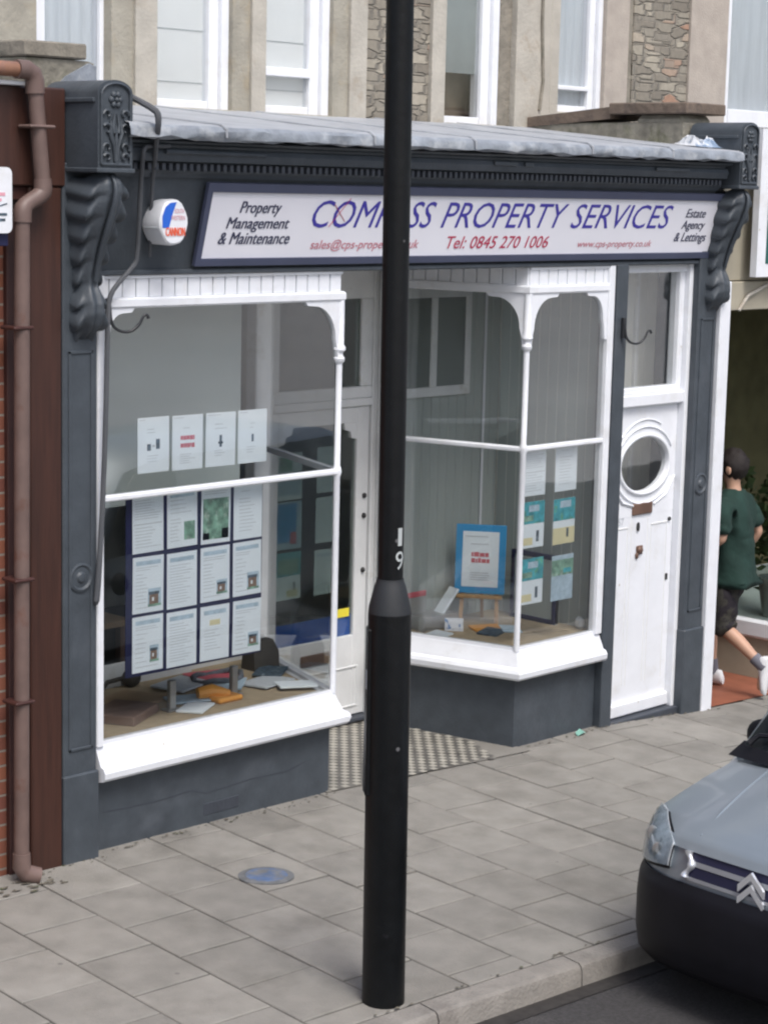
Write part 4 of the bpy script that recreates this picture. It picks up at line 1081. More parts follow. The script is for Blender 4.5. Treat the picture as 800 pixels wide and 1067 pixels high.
# lantern arm far above, out of frame
MB().tube([(bx-.07, by, 6.9), (bx-.08, by-.05, 7.15), (bx-.08, by-.5, 7.3), (bx-.08, by-1.0, 7.32)], [.04, .035, .03, .03], 10).build('lamp_arm', BLACK, lp)
MB().box((bx-.18, by-1.55, 7.24), (bx+.02, by-.95, 7.38), .04).build('lamp_head', BLACKS, lp)
c0 = (.805, -.80)
o = MB().lathe([(.0, .0085), (.094, .0085), (.097, .006), (0, .006)], (0, 0, 0), 28, Matrix.Translation((c0[0], c0[1], gz(*c0)+.005)) @ Matrix.Rotation(R(-38), 4, 'Z') @ Matrix.Rotation(R(1.9), 4, 'X') @ Matrix.Diagonal((1.12, .95, 1, 1))).m(1).lathe([(.0, .0055), (.118, .0055), (.126, .003), (.126, -.02), (.0, -.02)], (0, 0, 0), 28, Matrix.Translation((c0[0], c0[1], gz(*c0)+.005)) @ Matrix.Rotation(R(-38), 4, 'Z') @ Matrix.Rotation(R(1.9), 4, 'X') @ Matrix.Diagonal((1.12, .95, 1, 1))).build('stopcock_cover', [COVER, mat('worn_iron_rim', (.13, .135, .14), .7, var=.3, vscale=20)])
tag(recentre(o, (*c0, gz(*c0))), 'small round blue painted utility cover set in the grey paving', 'utility cover')
for (p, lab) in (((4.27, -.06), 'small green scrap of litter at the foot of the grey stall riser'),):
    o = MB().add([(p[0]+a, p[1]+b, gz(*p)+c) for a, b, c in ((-.05, -.02, .004), (.0, -.03, .02), (.05, -.01, .006), (.03, .03, .03), (-.02, .025, .012))], [(0, 1, 4), (1, 3, 4), (1, 2, 3)]).build('litter', mat('pale_green_wrapper', (.25, .5, .42), .5, var=.3), fix=False)
    tag(recentre(o, (*p, gz(*p))), lab, 'litter')

# ================================================================== POSTERS
BRICKP = mat('brown_photo_print', (.22, .14, .10), .7, var=.3, vscale=40); GREYP = mat('slate_photo_print', (.20, .24, .29), .7, var=.3, vscale=40)
PM = [PAPER, INKG, INKD, INKB, INKGR, INKTQ, INKR, INKY]
def poster(label, group, T, w, h, style, seed=0):
    """one sheet; local x right, z up, -y toward the reader"""
    r_ = random.Random(seed*31+len(style)); mb = MB()
    cx = w/2; bend = r_.uniform(-.003, .003)
    mb.m(0).box((0, 0, 0), (w, .0012, h), 0)
    def q(mi, x0, x1, z0, z1, d=.0008): mb.m(mi).box((x0*w, -d, z0*h), (x1*w, -.0001, z1*h))
    def lines(x0, x1, z0, z1, n, mi=1):
        for k in range(n):
            z = lerp(z1, z0, k/max(1, n-1)); q(mi, x0, lerp(x0, x1, r_.uniform(.55, 1)), z, z+.010)
    if style == 'details':
        q(3, .10, .90, .85, .925); lines(.1, .9, .76, .80, 2); lines(.1, .5, .18, .68, r_.randint(7, 10))
        a_, b_, c_, d_ = r_.choice(((.55, .92, .12, .38), (.50, .92, .10, .42), (.56, .86, .16, .46)))
        q(3, a_, b_, c_, d_); q(r_.choice((2, 9, 10)), lerp(a_, b_, .1), lerp(a_, b_, .8), c_+.02, lerp(c_, d_, .72), .0012); q(2, lerp(a_, b_, .05), lerp(a_, b_, .85), lerp(c_, d_, .66), lerp(c_, d_, .82), .0016)
        q(4, a_, b_, c_, c_+.04, .002); q(0, lerp(a_, b_, .3), lerp(a_, b_, .45), lerp(c_, d_, .3), lerp(c_, d_, .5), .002); lines(.1, .85, .07, .09, 1)
    elif style == 'text':
        q(3, .10, .90, .84, .92); lines(.1, .9, .1, .77, 14)
    elif style == 'list':
        lines(.08, .92, .60, .92, 8); q(1, .05, .95, .50, .515); lines(.08, .92, .1, .44, 7)
    elif style == 'small_photo':
        q(3, .10, .90, .90, .95); lines(.1, .9, .62, .84, 4); q(4, .56, .92, .12, .45); lines(.1, .5, .12, .5, 7)
    elif style == 'garden':
        q(4, .06, .94, .08, .82); q(2, .70, .94, .08, .26); q(2, .06, .28, .08, .20); lines(.1, .9, .9, .94, 2)
    elif style == 'quiet':
        q(3, .12, .88, .84, .92); q(7, .32, .68, .64, .74); lines(.15, .8, .2, .55, 7)
    elif style == 'letter':
        lines(.25, .75, .86, .88, 1); lines(.2, .8, .15, .74, 10)
    elif style == 'notice':
        lines(.06, .35, .93, .95, 1); lines(.3, .7, .72, .78, 2)
        q(2, .30, .42, .40, .52); q(2, .58, .70, .42, .60); q(1, .46, .54, .46, .50); lines(.3, .7, .2, .30, 3)
    elif style == 'red':
        lines(.06, .5, .93, .95, 1); lines(.34, .66, .74, .76, 1)
        for z in (.54, .40):
            x = .27
            while x < .70:
                ww = r_.uniform(.04, .11); q(6, x, min(x+ww, .73), z+r_.uniform(0, .015), z+.085); x += ww+.012
        lines(.25, .75, .12, .28, 5)
    elif style == 'figure':
        lines(.06, .5, .93, .95, 1); lines(.3, .7, .70, .78, 2); q(2, .46, .54, .36, .58); q(2, .42, .58, .42, .46); lines(.3, .7, .2, .29, 3)
    elif style == 'mark':
        lines(.06, .5, .93, .95, 1); lines(.4, .6, .66, .74, 2); q(2, .47, .54, .40, .54); lines(.3, .7, .2, .30, 3)
    elif style == 'turquoise':
        q(5, .0, 1, .52, 1.0); q(4, .0, .5, .58, .70, .0012); q(3, .3, .75, .78, .92, .0012); q(2, .66, .78, .12, .36); q(7, .04, .5, .06, .22)
    elif style == 'yellowish':
        q(5, .0, 1, .52, 1.0); q(3, .3, .8, .8, .95, .0012); q(7, .0, 1, .0, .36); q(2, .62, .72, .14, .34, .0012)
    elif style == 'faded':
        q(3, .0, 1, .0, 1); q(4, .0, 1, .55, .9, .0012); q(5, .55, .9, .6, .7, .0016)
    elif style == 'blue':
        q(3, .0, 1, .0, 1); mb.m(8); mb.box((0, -.0014, .15*h), (w*.8, -.0009, .95*h)); q(6, .55, .8, .1, .35, .002)
    elif style == 'greenish':
        q(5, .0, 1, .5, 1.0); q(4, .1, .9, .55, .85, .0012); q(7, .45, .9, .05, .2); q(2, .7, .8, .2, .36)
    elif style == 'pale':
        q(3, .05, .95, .1, .6); q(4, .1, .6, .62, .9)
    mb.v = [T @ v for v in mb.v]
    o = mb.build('poster', PM+[BLUE, BRICKP, GREYP], fix=False, smooth=False)
    tag(recentre(o, T.translation), label, 'poster', group)
    return o
def PTf(x, y, z, rz=0.0, tilt=0.0): return Matrix.Translation((x, y, z)) @ Matrix.Rotation(R(rz), 4, 'Z') @ Matrix.Rotation(R(tilt), 4, 'Y')
ords = ['leftmost', 'second from left', 'third from left', 'rightmost']
o = MB().box((.60, .058, .905), (1.55, .064, 1.848), .002).build('poster_board', NAVY)
tag(recentre(o, (1.08, .06, .885)), 'navy blue backing board behind the grid of property sheets in the left window', 'display board')
grid = [['list', 'small_photo', 'garden', 'letter'], ['details', 'text', 'details', 'details'], ['details', 'text', 'quiet', 'details']]
desc = [['plain list sheet with a grey rule', 'sheet with a small green photo', 'sheet filled by a green garden photo', 'plain letter sheet'],
        ['property sheet with a dark photo', 'text-only property sheet', 'property sheet with a dark photo', 'property sheet with a dark photo'],
        ['property sheet with a dark photo', 'text-only property sheet', 'sheet with a pale yellow mark', 'property sheet with a dark photo']]
rown = ['top', 'middle', 'bottom']
for i, z in enumerate((1.552, 1.234, .920)):
    for k in range(4):
        poster(f'{desc[i][k]}, {ords[k]} in {rown[i]} row of navy board', 'property sheets on the navy board', PTf(.642+.2315*k, .055, z+rnd.uniform(-.004, .004), 0, rnd.uniform(-.8, .8)), .206, .295, grid[i][k], i*4+k)
up = [('notice', 'white notice with small dark figures'), ('red', 'white notice with red print'), ('figure', 'white notice with one dark figure'), ('mark', 'white notice with a tiny dark mark')]
for k, (st, d) in enumerate(up):
    poster(f'{d}, {ords[k]} of four sheets above the glazing bar', 'notices above the glazing bar', PTf(.652+.2285*k, .03, 1.968+rnd.uniform(-.004, .004), 0, rnd.uniform(-.8, .8)), .208, .285, st, 20+k)
doorp = [(2.645, 1.505, .215, .295, 'pale', 'pale green sheet at the top left of the shop door glass'), (2.645, 1.195, .215, .30, 'blue', 'bright blue poster in the middle left of the shop door glass'),
         (2.645, .875, .215, .30, 'greenish', 'green and white leaflet at the bottom left of the shop door glass'), (2.99, 1.525, .20, .29, 'letter', 'white sheet at the top right of the shop door glass'),
         (2.985, 1.205, .18, .29, 'list', 'white ruled sheet in the middle right of the shop door glass'), (2.98, .87, .18, .29, 'text', 'white text sheet at the bottom right of the shop door glass')]
for k, (x, z, w, h, st, lab) in enumerate(doorp): poster(lab, 'sheets on the shop door glass', PTf(x, 1.103, z), w, h, st, 40+k)
o = MB().box((3.15, 1.09, .70), (3.29, 1.0935, .755), .0).build('yellow_sticker', YELL); tag(recentre(o, (3.22, 1.09, .70)), 'yellow sticker low on the right of the shop door glass', 'sticker')
bay = [(3.735, 1.56, 'list', 'white list sheet at the top left of the right bay front pane'), (4.048, 1.562, 'letter', 'white list sheet at the top right of the right bay front pane'),
       (3.735, 1.232, 'turquoise', 'turquoise topped leaflet in the middle left of the right bay front pane'), (4.045, 1.222, 'yellowish', 'turquoise topped leaflet with a yellowish foot in the right bay'),
       (3.742, .872, 'turquoise', 'turquoise topped leaflet at the bottom left of the right bay front pane'), (4.045, .858, 'faded', 'faded pale blue leaflet at the bottom right of the right bay front pane')]
for k, (x, z, st, lab) in enumerate(bay): poster(lab, 'leaflets in the right bay', PTf(x, .045, z, 0, rnd.uniform(-.8, .8)), .217, .292, st, 60+k)

# ================================================================== DISPLAY ITEMS
SH = .6005
def item(mb, name, m_, loc, label, cat, group=None, **k):
    o = mb.build(name, m_, **k); return tag(recentre(o, loc), label, cat, group)
def RT(x, y, rz, z=SH): return Matrix.Translation((x, y, z)) @ Matrix.Rotation(R(rz), 4, 'Z')
item(MB().box((-.17, -.13, 0), (.17, .13, .05), .006, RT(.84, .36, 28)), 'display_box', BOOKB, (.84, .36, SH), 'flat dull brown box at the left end of the left window display', 'box')
item(MB().box((-.24, -.15, .0), (.24, .15, .012), .002, RT(1.12, .62, 24) @ Matrix.Rotation(R(4), 4, 'Y')), 'card_sheet', CARD, (1.03, .62, SH), 'loose sheet of brown card behind the flat brown box', 'card')
item(MB().ball((1.30, .86, SH+.05), (.06, .05, .055), 10, 7).tube([(1.26, .86, SH+.06), (1.16, .90, SH+.04), (1.10, .88, SH+.005)], .014, 7), 'dark_ornament', INDARK, (1.30, .86, SH), 'small dark ornament at the back of the left window display', 'ornament')
for (x, y, lab) in ((1.12, .30, 'short steel display post left of the orange roll'), (1.60, .33, 'short steel display post right of the orange roll')):
    t = thing('display_post', lab, 'display post', (x, y, SH), 'steel display posts')
    MB().box((x-.022, y-.016, SH+.012), (x+.022, y+.016, SH+.17), .004).build('upright', STEEL, t); MB().box((x-.045, y-.035, SH), (x+.045, y+.035, SH+.012), .003).build('base_plate', STEEL, t)
item(MB().tube([(1.36, .36, SH+.045), (1.44, .33, SH+.05), (1.52, .27, SH+.035)], [.032, .042, .02], 10).box((1.40, .22, SH), (1.58, .32, SH+.03), .01), 'orange_roll', ORNG, (1.45, .3, SH), 'orange roll of plastic lying between the two steel posts', 'plastic roll')
for k, (x, y, rz, w, d, m_, lab) in enumerate(((1.24, .24, 30, .22, .15, PAPER, 'white leaflet lying in front of the left steel post'), (1.34, .40, -20, .26, .16, INKB, 'pale blue leaflet lying behind the orange roll'), (1.72, .52, 40, .26, .2, INKB, 'pale blue leaflet on the right of the left window display'),
                                               (1.92, .40, 10, .28, .2, INKG, 'grey brochure at the right end of the left window display'), (1.78, .70, -15, .3, .2, INKR, 'dark red brochure at the back of the left window display'), (2.10, .56, 35, .24, .17, INKD, 'dark brochure nearest the lobby glass'),
                                               (1.50, .66, 15, .3, .22, INKG, 'grey brochure lying behind the pale blue leaflets'), (1.98, .22, -30, .22, .16, PAPER, 'white sheet near the corner column of the left window'))):
    item(MB().box((-w/2, -d/2, 0), (w/2, d/2, .012), .002, RT(x, y, rz, SH+.002+.002*k) @ Matrix.Rotation(R(rnd.uniform(-3, 3)), 4, 'X')), 'brochure', m_, (x, y, SH), lab, 'brochure', 'brochures on the window floor')
item(MB().tube([(1.74+.16*math.cos(a*.5), .62+.11*math.sin(a*.5), SH+.03+.012*math.sin(a*1.7)) for a in range(0, 14)], .016, 7), 'cloth_coil', mat('slate_cloth', (.12, .13, .15), .9, var=.3, vscale=25), (1.74, .62, SH), 'slate grey coil of cloth among the brochures', 'cloth')
item(MB().loft([[(2.17+sx*w, .72+sy*d, SH+z) for sx, sy in ((-1, -1), (1, -1), (1, 1), (-1, 1))] for z, w, d in ((0, .10, .06), (.10, .10, .05), (.17, .07, .03))]), 'dark_bag', INDARK, (2.17, .72, SH), 'dark wedge shaped bag beside the lobby glass', 'bag')
item(MB().bar((.80, .925, SH+.0), (1.8, .925, SH+.0), .03, .08, .005), 'white_batten', OFFW, (1.3, .925, SH), 'white batten along the back of the left window display', 'batten')
# easel with blue framed notice
ec = Vector((4.10, .69, SH)); ex = Vector((.57, -.82, 0)).normalized(); en = Vector((-.82, -.57, 0)).normalized()
ez = (Vector((0, 0, 1))-en*.10).normalized()
ea = thing('easel_sign', 'bright blue framed notice with red print standing on a small pine easel', 'easel sign', ec)
mb = MB()
for s in (-1, 1): mb.bar(ec+ex*(.12*s), ec+ex*(.10*s)+ez*.62+en*.0, .026, .02, .003, en)
mb.bar(ec+ex*-.15+ez*.185+en*.022, ec+ex*.15+ez*.185+en*.022, .03, .022, .003)
mb.bar(ec-en*.22, ec+ez*.58-en*.015, .022, .018, .003, en)
mb.build('easel_stand', PINE, ea)
Te = Matrix((ex, -en, ez)).transposed().to_4x4(); Te.translation = ec+en*.022+ez*.205-ex*.165
mb = MB(); mb.box((0, 0, 0), (.33, .012, .455), .003); mb.v = [Te @ v for v in mb.v]; fr_ = mb.build('blue_frame', BLUE, ea)
mb = MB(); r_ = random.Random(5)
mb.m(0).box((.045, -.003, .045), (.285, -.001, .41)); mb.m(1)
for z in (.375, .325, .135, .12, .105, .09): mb.box((.10 if z < .34 else .06, -.005, z), (.10+r_.uniform(.08, .13), -.0035, z+.005))
mb.m(2)
for z in (.245, .205):
    x = .105
    while x < .215:
        w = r_.uniform(.012, .035); mb.box((x, -.005, z), (min(x+w, .225), -.0035, z+.028+r_.uniform(-.004, .004))); x += w+.004
mb.v = [Te @ v for v in mb.v]; mb.build('notice', [PAPER, INKG, INKR], fr_, fix=False, smooth=False)
# framed board leaning on the side wall
t = thing('framed_board', 'navy framed grey board leaning on the boarded wall in the right bay', 'framed board', (4.46, .46, SH))
mb = MB()
mb.box((4.46, .33, SH), (4.485, .72, SH+.45)); mb.build('board', BOARD, t)
mb = MB()
for a, b in (((4.45, .33, SH), (4.49, .36, SH+.46)), ((4.45, .36, SH), (4.49, .72, SH+.03)), ((4.45, .36, SH+.43), (4.49, .72, SH+.46)), ((4.45, .69, SH+.03), (4.49, .72, SH+.43))): mb.box(a, b, .004)
mb.build('board_frame', NAVY, t)
item(MB().prism([(3.77, .69, SH), (3.85, .60, SH), (3.86, .61, SH+.075), (3.78, .70, SH+.075)], (.03, .03, -.0)), 'folded_card', [mat('white_blue_card', (.74, .76, .80), .7, var=.05, col2=(.12, .25, .5), c2scale=22, c2lo=.56, c2hi=.6)], (3.815, .655, SH), 'small folded white and blue card in front of the blue framed easel notice', 'card')
for (x, y, rz, w, d, m_, lab) in ((3.96, .45, 20, .20, .14, INKD, 'dark brochure at the foot of the pine easel'), (4.02, .55, -25, .2, .14, ORNG, 'orange and tan brochure at the foot of the pine easel'), (4.12, .43, 50, .18, .13, INKB, 'pale blue brochure at the foot of the pine easel'), (3.62, .62, 12, .2, .13, PAPER, 'white papers by the lobby glass of the right bay')):
    item(MB().box((-w/2, -d/2, 0), (w/2, d/2, .014), .003, RT(x, y, rz) @ Matrix.Rotation(R(3), 4, 'X')), 'brochure', m_, (x, y, SH), lab, 'brochure', 'brochures on the window floor')
t = thing('desk_printer', 'grey machine with a tilted pale lid and red edge in the right bay', 'office machine', (3.80, .84, SH))
MB().loft([[(3.80+sx*w, .83+sy*.085, SH+z) for sx, sy in ((-1, -1), (1, -1), (1, 1), (-1, 1))] for z, w in ((0, .17), (.06, .17), (.09, .15))]).build('machine_body', STEEL, t)
MB().bar((3.86, .83, SH+.08), (3.98, .80, SH+.24), .10, .02, .004).build('tilted_lid', PAPER, t)
MB().box((3.60, .885, SH+.20), (3.80, .90, SH+.235), .004).build('red_edge', INKR, t)
MB().box((3.60, .885, SH+.0), (3.80, .90, SH+.20), .004).build('machine_back', STEEL, t)
item(MB().box((4.47, .12, SH), (4.52, .19, SH+.08), .02), 'small_ornament', INKG, (4.49, .16, SH), 'small grey ornament at the right end of the right bay display', 'ornament')
# office furniture dimly visible behind the poster grid
t = thing('office_desk', 'brown office desk standing in the dark room behind the left window', 'desk', (.9, 2.0, .03))
MB().box((.45, 1.7, .72), (2.0, 2.4, .76), .005).build('desk_top', CARD, t)
for x, y in ((.5, 1.75), (1.95, 1.75), (.5, 2.35), (1.95, 2.35)): MB().box((x-.025, y-.025, .03), (x+.025, y+.025, .72), .004).build('leg', BOOKB, t)

# ================================================================== CAR
cz0 = gz(1.6, -2.45)-.112
car = thing('parked_car', 'silver blue small van with black bumper parked nose-on against the kerb', 'car', (1.19, -3.36, cz0))
Tc = Matrix.Translation((1.19, -3.36, cz0)) @ Matrix.Rotation(KA, 4, 'Z')
HW = .82
def gfront(v): return .05*(abs(v)/HW)**2 + .27*(abs(v)/HW)**6
def nose(prof, v, o=0.0):
    """point on the nose skin: prof=(u, w) on the centre line, v across, o = stand-off"""
    u, w = prof; k = max(0.0, min(1.0, (w-.80)/.25))
    return (u+gfront(v)*(1-.55*k)-o*.85, v*(1-.035*k), w-(.055*k+.02)*(abs(v)/HW)**2.2+o*.5)
def interp_prof(pr, n):
    out = []
    for a, b in zip(pr[:-1], pr[1:]):
        for k in range(n): out.append((lerp(a[0], b[0], k/n), lerp(a[1], b[1], k/n)))
    return out+[pr[-1]]
def patch(mb, pr, v0, v1, nv=24, o=0.0, n=2, thick=.02):
    pp = interp_prof(pr, n); vs = []; fs = []; M = len(pp)
    for i in range(nv+1):
        v = lerp(v0, v1, i/nv)
        for p in pp: vs.append(nose(p, v, o))
    K = len(vs)
    for i in range(nv+1):
        v = lerp(v0, v1, i/nv)
        for p in pp: vs.append(nose(p, v, o-thick))
    for i in range(nv):
        for j in range(M-1):
            a = i*M+j; fs += [(a, a+1, a+M+1, a+M), (K+a, K+a+M, K+a+M+1, K+a+1)]
    for i in range(nv):
        for j in (0, M-1): a = i*M+j; fs.append((a, a+M, K+a+M, K+a))
    for j in range(M-1):
        for i in (0, nv): a = i*M+j; fs.append((a, a+1, K+a+1, K+a))
    mb.add([Tc @ Vector(p) for p in vs], fs)
    return mb
# body shell (flanks, roof, tail) as a loft of cross sections
def sect(u, wtop, hwt, wbelt=1.0, hb=.82, w0=.22):
    half = [(hb-.07, w0), (hb-.01, w0+.08), (hb, .55), (hb, .80), (hb-.012, min(wbelt, wtop-.06)), (max(hwt, .2) if wtop > 1.2 else hb-.05, wtop-.08 if wtop > 1.2 else wtop-.03), (hwt*.86, wtop-.015), (0, wtop)]
    return [Tc @ Vector((u, v, w)) for v, w in half] + [Tc @ Vector((u, -v, w)) for v, w in half[-2::-1]]
mb = MB()
mb.loft([sect(.40, .80, .60, hb=.76), sect(.52, .85, .70, hb=.80), sect(.72, .89, .74), sect(.84, .915, .72), sect(.98, 1.0, .72), sect(1.60, 1.72, .66, 1.08), sect(2.0, 1.80, .66, 1.08), sect(3.7, 1.80, .66, 1.08), sect(4.02, 1.70, .64, 1.05), sect(4.10, 1.1, .7, 1.0, .82), sect(4.12, .5, .7, .42, .80)])
body = mb.build('body', VAN, car, ang=40)
patch(MB(), [(.075, .17), (.02, .22), (.0, .31), (.0, .47), (.012, .555), (.045, .602)], -HW, HW, 36, 0.012, 3, .03).build('bumper', BUMP, car, ang=50)
patch(MB(), [(.045, .595), (.058, .68), (.082, .745)], -HW, HW, 30, 0, 2).build('front_panel', VAN, car, ang=50)
bon = patch(MB(), [(.072, .745), (.10, .785), (.17, .828), (.32, .875), (.50, .925), (.64, .958), (.76, .985)], -.765, .765, 36, .006, 3).build('bonnet', VAN, car, ang=50)
mb = MB()
for v in (-.36, .36): mb.tube([Tc @ Vector(nose(p, v*k, .004)) for p, k in (((.13, .806), 1), ((.32, .875), 1.1), ((.50, .925), 1.2), ((.74, .982), 1.32))], [.003, .008, .009, .007], 8)
mb.build('bonnet_crease', VAN, bon, ang=60)
cov = glass_mat('headlight_lens', (.88, .91, .93), 1.0)
LP = [(.047, .612), (.056, .67), (.078, .735), (.125, .80), (.185, .835)]
for s in (-1, 1):
    def almond(o, thick, grow, name, m_, parent):
        mb = MB(); NV, NP = 12, 9; vs = []; fs = []
        for lay in (0, 1):
            for i in range(NV+1):
                t = i/NV
                lo = lerp(.16, .0, t)-grow; hi = lerp(.55, 1.0, min(1, t*1.5))+grow     # slants up and back towards the wing
                v = s*lerp(.475-grow*.1, .735+grow*.1, t)
                for j in range(NP+1):
                    q = max(0, min(1, lerp(lo, hi, j/NP)))*(len(LP)-1); k = min(len(LP)-2, int(q)); f = q-k
                    p = (lerp(LP[k][0], LP[k+1][0], f), lerp(LP[k][1], LP[k+1][1], f))
                    vs.append(Tc @ Vector(nose(p, v, o-lay*thick)))
        M = NP+1; K = (NV+1)*M
        for i in range(NV):
            for j in range(NP): a = i*M+j; fs += [(a, a+1, a+M+1, a+M), (K+a, K+a+M, K+a+M+1, K+a+1)]
            for j in (0, NP): a = i*M+j; fs.append((a, a+M, K+a+M, K+a))
        for j in range(NP):
            for i in (0, NV): a = i*M+j; fs.append((a, a+1, K+a+1, K+a))
        mb.add(vs, fs); return mb.build(name, m_, parent, ang=50)
    h = almond(.024, .03, .0, 'headlight', LENS, car)
    for v_, p_ in ((.56, (.066, .69)), (.65, (.085, .735))):
        c = Tc @ Vector(nose(p_, s*v_, .022)); MB().ball(c, (.010, .036, .040), 14, 8).build('lamp_bowl', STEEL, h)
    almond(.036, .004, .02, 'lens', cov, h)
    almond(.016, .004, .05, 'lamp_seam', BUMP, h)
# grille : dark slot, two bars running to bright hooked ends, chevrons in the middle
gr = patch(MB(), [(.050, .632), (.058, .68), (.080, .742)], -.37, .37, 20, .006, 2, .01).build('grille', mat('grille_void', (.012, .012, .04), .6, var=0), car, ang=50)
mb = MB()
patch(mb, [(.059, .684), (.066, .706)], -.35, .35, 20, .011, 1, .01); patch(mb, [(.050, .618), (.054, .634)], -.39, .39, 20, .011, 1, .01)
mb.build('grille_bar', GRILL, gr, ang=50)
for s in (-1, 1):
    ctl = []
    for k in range(22):
        t = k/21; w_ = lerp(.740, .628, t); bulge = math.cos(t*math.pi*2)          # smooth waisted clasp
        ctl.append(Tc @ Vector(nose((lerp(.080, .052, t), w_), s*(.355+.014*bulge), .020)))
    MB().tube(ctl, [.011+.008*math.cos(k/21*2*math.pi)**2 for k in range(22)], 10).build('grille_end', CHROME, gr, ang=60)
mb = MB()
for k in (0, 1):
    w0_ = .715-.055*k
    for sg in (-1, 1):
        poly = [(0, w0_+.036), (0, w0_+.002), (sg*.068, w0_-.066), (sg*.068, w0_-.032)]
        f_ = [Tc @ Vector((nose((.06, w), v, .0)[0]-.030, v, w)) for v, w in poly]
        mb.prism(f_, Tc.to_3x3() @ Vector((.014, 0, 0)))
mb.build('emblem', CHROME, gr, ang=30)
# glasshouse
def quadpatch(name, pts, m_, parent, thick=.006):
    a, b, c, d = (Tc @ Vector(p) for p in pts); n = (b-a).cross(d-a).normalized()
    return MB().prism([a, b, c, d], n*thick).build(name, m_, parent)
mb = MB(); vs = []; fs = []
for i in range(13):
    t = -1+i/6
    for j in range(4):
        q = j/3; vs.append(Tc @ Vector((lerp(.80, 1.56, q)+.11*t*t*(1-.4*q), t*lerp(.73, .60, q), lerp(1.0, 1.70, q)-.02*t*t+.015)))
for i in range(12):
    for j in range(3): a = i*4+j; fs.append((a, a+1, a+5, a+4))
mb.add(vs, fs).build('windscreen', CARGL, car)
mb = MB()
for i in range(13):
    t = -1+i/6; mb.v.append(Tc @ Vector((.735+.12*t*t, t*.775, .992-.035*t*t))); mb.v.append(Tc @ Vector((.83+.12*t*t, t*.755, 1.035-.02*t*t)))
for i in range(12): mb.f.append([2*i, 2*i+1, 2*i+3, 2*i+2]); mb.mi.append(0)
mb.build('scuttle', BUMP, car)
for v0, v1 in ((.66, .08), (-.02, -.6)):
    MB().tube([Tc @ Vector(p) for p in ((.86, v0, 1.035), (.90, v0-.03, 1.075), (.93, (v0+v1)/2, 1.11), (.94, v1, 1.12))], [.016, .012, .010, .007], 6).build('wiper', BUMP, car)
for s in (-1, 1):
    MB().prism([Tc @ Vector(p) for p in ((1.22, s*.815, 1.10), (2.02, s*.815, 1.10), (2.02, s*.715, 1.64), (1.66, s*.715, 1.64))], Tc.to_3x3() @ Vector((0, s*.012, 0))).build('side_window', CARGL, car)
    mir = MB().ball(Tc @ Vector((1.33, s*.93, .94)), (.06, .085, .08), 14, 9).build('door_mirror', BUMP, car)
    MB().tube([Tc @ Vector((1.36, s*.80, .93)), Tc @ Vector((1.33, s*.91, .935))], .025, 8).build('mirror_arm', BUMP, mir)
    for u in (.78, 3.45):
        Tw = Tc @ Matrix.Translation((u, s*.70, .30)) @ Matrix.Rotation(R(-90*s), 4, 'X')
        wh = MB().lathe([(.17, -.0), (.17, .12), (.19, .15), (.285, .16), (.30, .14), (.30, -.02), (.28, -.04), (.17, -.04)], n=32, T=Tw).build('wheel', TYRE, car)
        MB().lathe([(0, .12), (.06, .135), (.08, .12), (.15, .11), (.178, .14), (.185, .14), (.185, .05), (0, .05)], n=24, T=Tw).build('rim', STEEL, wh)
        MB().lathe([(.30, .146), (.355, .146), (.355, .155), (.30, .155)], n=32, T=Tw).build('wheel_arch', BUMP, car)
    MB().box((1.05, s*.815-.005, .42), (3.1, s*.815+.010, .50), .004, Tc).build('side_strip', BUMP, car)
for s in (-1, 1): MB().box((4.02, s*.66-.07, .85), (4.125, s*.66+.07, 1.25), .02, Tc).build('tail_light', INKR, car)

# ================================================================== PERSON
def skin_mesh(name, verts, edges, radii, m_, T, parent=None, root=0, sub=2, fold=0.0):
    me = bpy.data.meshes.new(name); me.from_pydata([Vector(v) for v in verts], edges, [])
    o = bpy.data.objects.new(name, me); C.objects.link(o)
    o.modifiers.new('skin', 'SKIN'); sl_ = me.skin_vertices[0].data
    for i, r_ in enumerate(radii):
        sl_[i].radius = (r_, r_) if not isinstance(r_, tuple) else r_; sl_[i].use_root = (i == root)
    s_ = o.modifiers.new('sub', 'SUBSURF'); s_.levels = sub; s_.render_levels = sub
    dg = bpy.context.evaluated_depsgraph_get(); dg.update()
    m2 = bpy.data.meshes.new_from_object(o.evaluated_get(dg))
    if fold:
        from mathutils import noise
        for v in m2.vertices:
            n3 = noise.noise(Vector((v.co.x*9, v.co.y*9, v.co.z*5+v.co.x*6)))+.5*noise.noise(v.co*22)
            v.co += v.normal*fold*n3
    mb = MB(); mb.add([T @ v.co for v in m2.vertices], [tuple(p.vertices) for p in m2.polygons])
    bpy.data.objects.remove(o); bpy.data.meshes.remove(me); bpy.data.meshes.remove(m2)
    return mb.build(name, m_, parent, ang=180)
class Sk:
    def __init__(s): s.v = []; s.e = []; s.r = []
    def chain(s, start, pts):
        prev = start
        for p, r_ in pts:
            s.v.append(p); s.r.append(r_); i = len(s.v)-1
            if prev is not None: s.e.append((prev, i))
            prev = i
        return prev
px, py_ = 6.35, .24; pz_ = gz(px, 0)+.006
person = thing('person', 'person in dark green T-shirt, camouflage shorts and white trainers walking behind the white post', 'person', (px, py_, pz_))
Tp = Matrix.Translation((px, py_, pz_)) @ Matrix.Rotation(R(12), 4, 'Z') @ Matrix.Diagonal((1, 1, .978, 1))
LK, LA, LT = (-.11, .00, .50), (-.115, -.34, .235), (-.115, -.315, .06)
RK, RA, RT_ = (.10, .20, .49), (.10, .14, .085), (.10, .31, .035)
LE, LW = (-.265, -.03, 1.17), (-.20, .20, 1.06)
RE, RW = (.26, -.10, 1.17), (.26, .06, .95)
b = Sk()
pel = b.chain(None, [((0, -.02, .96), (.125, .10))])
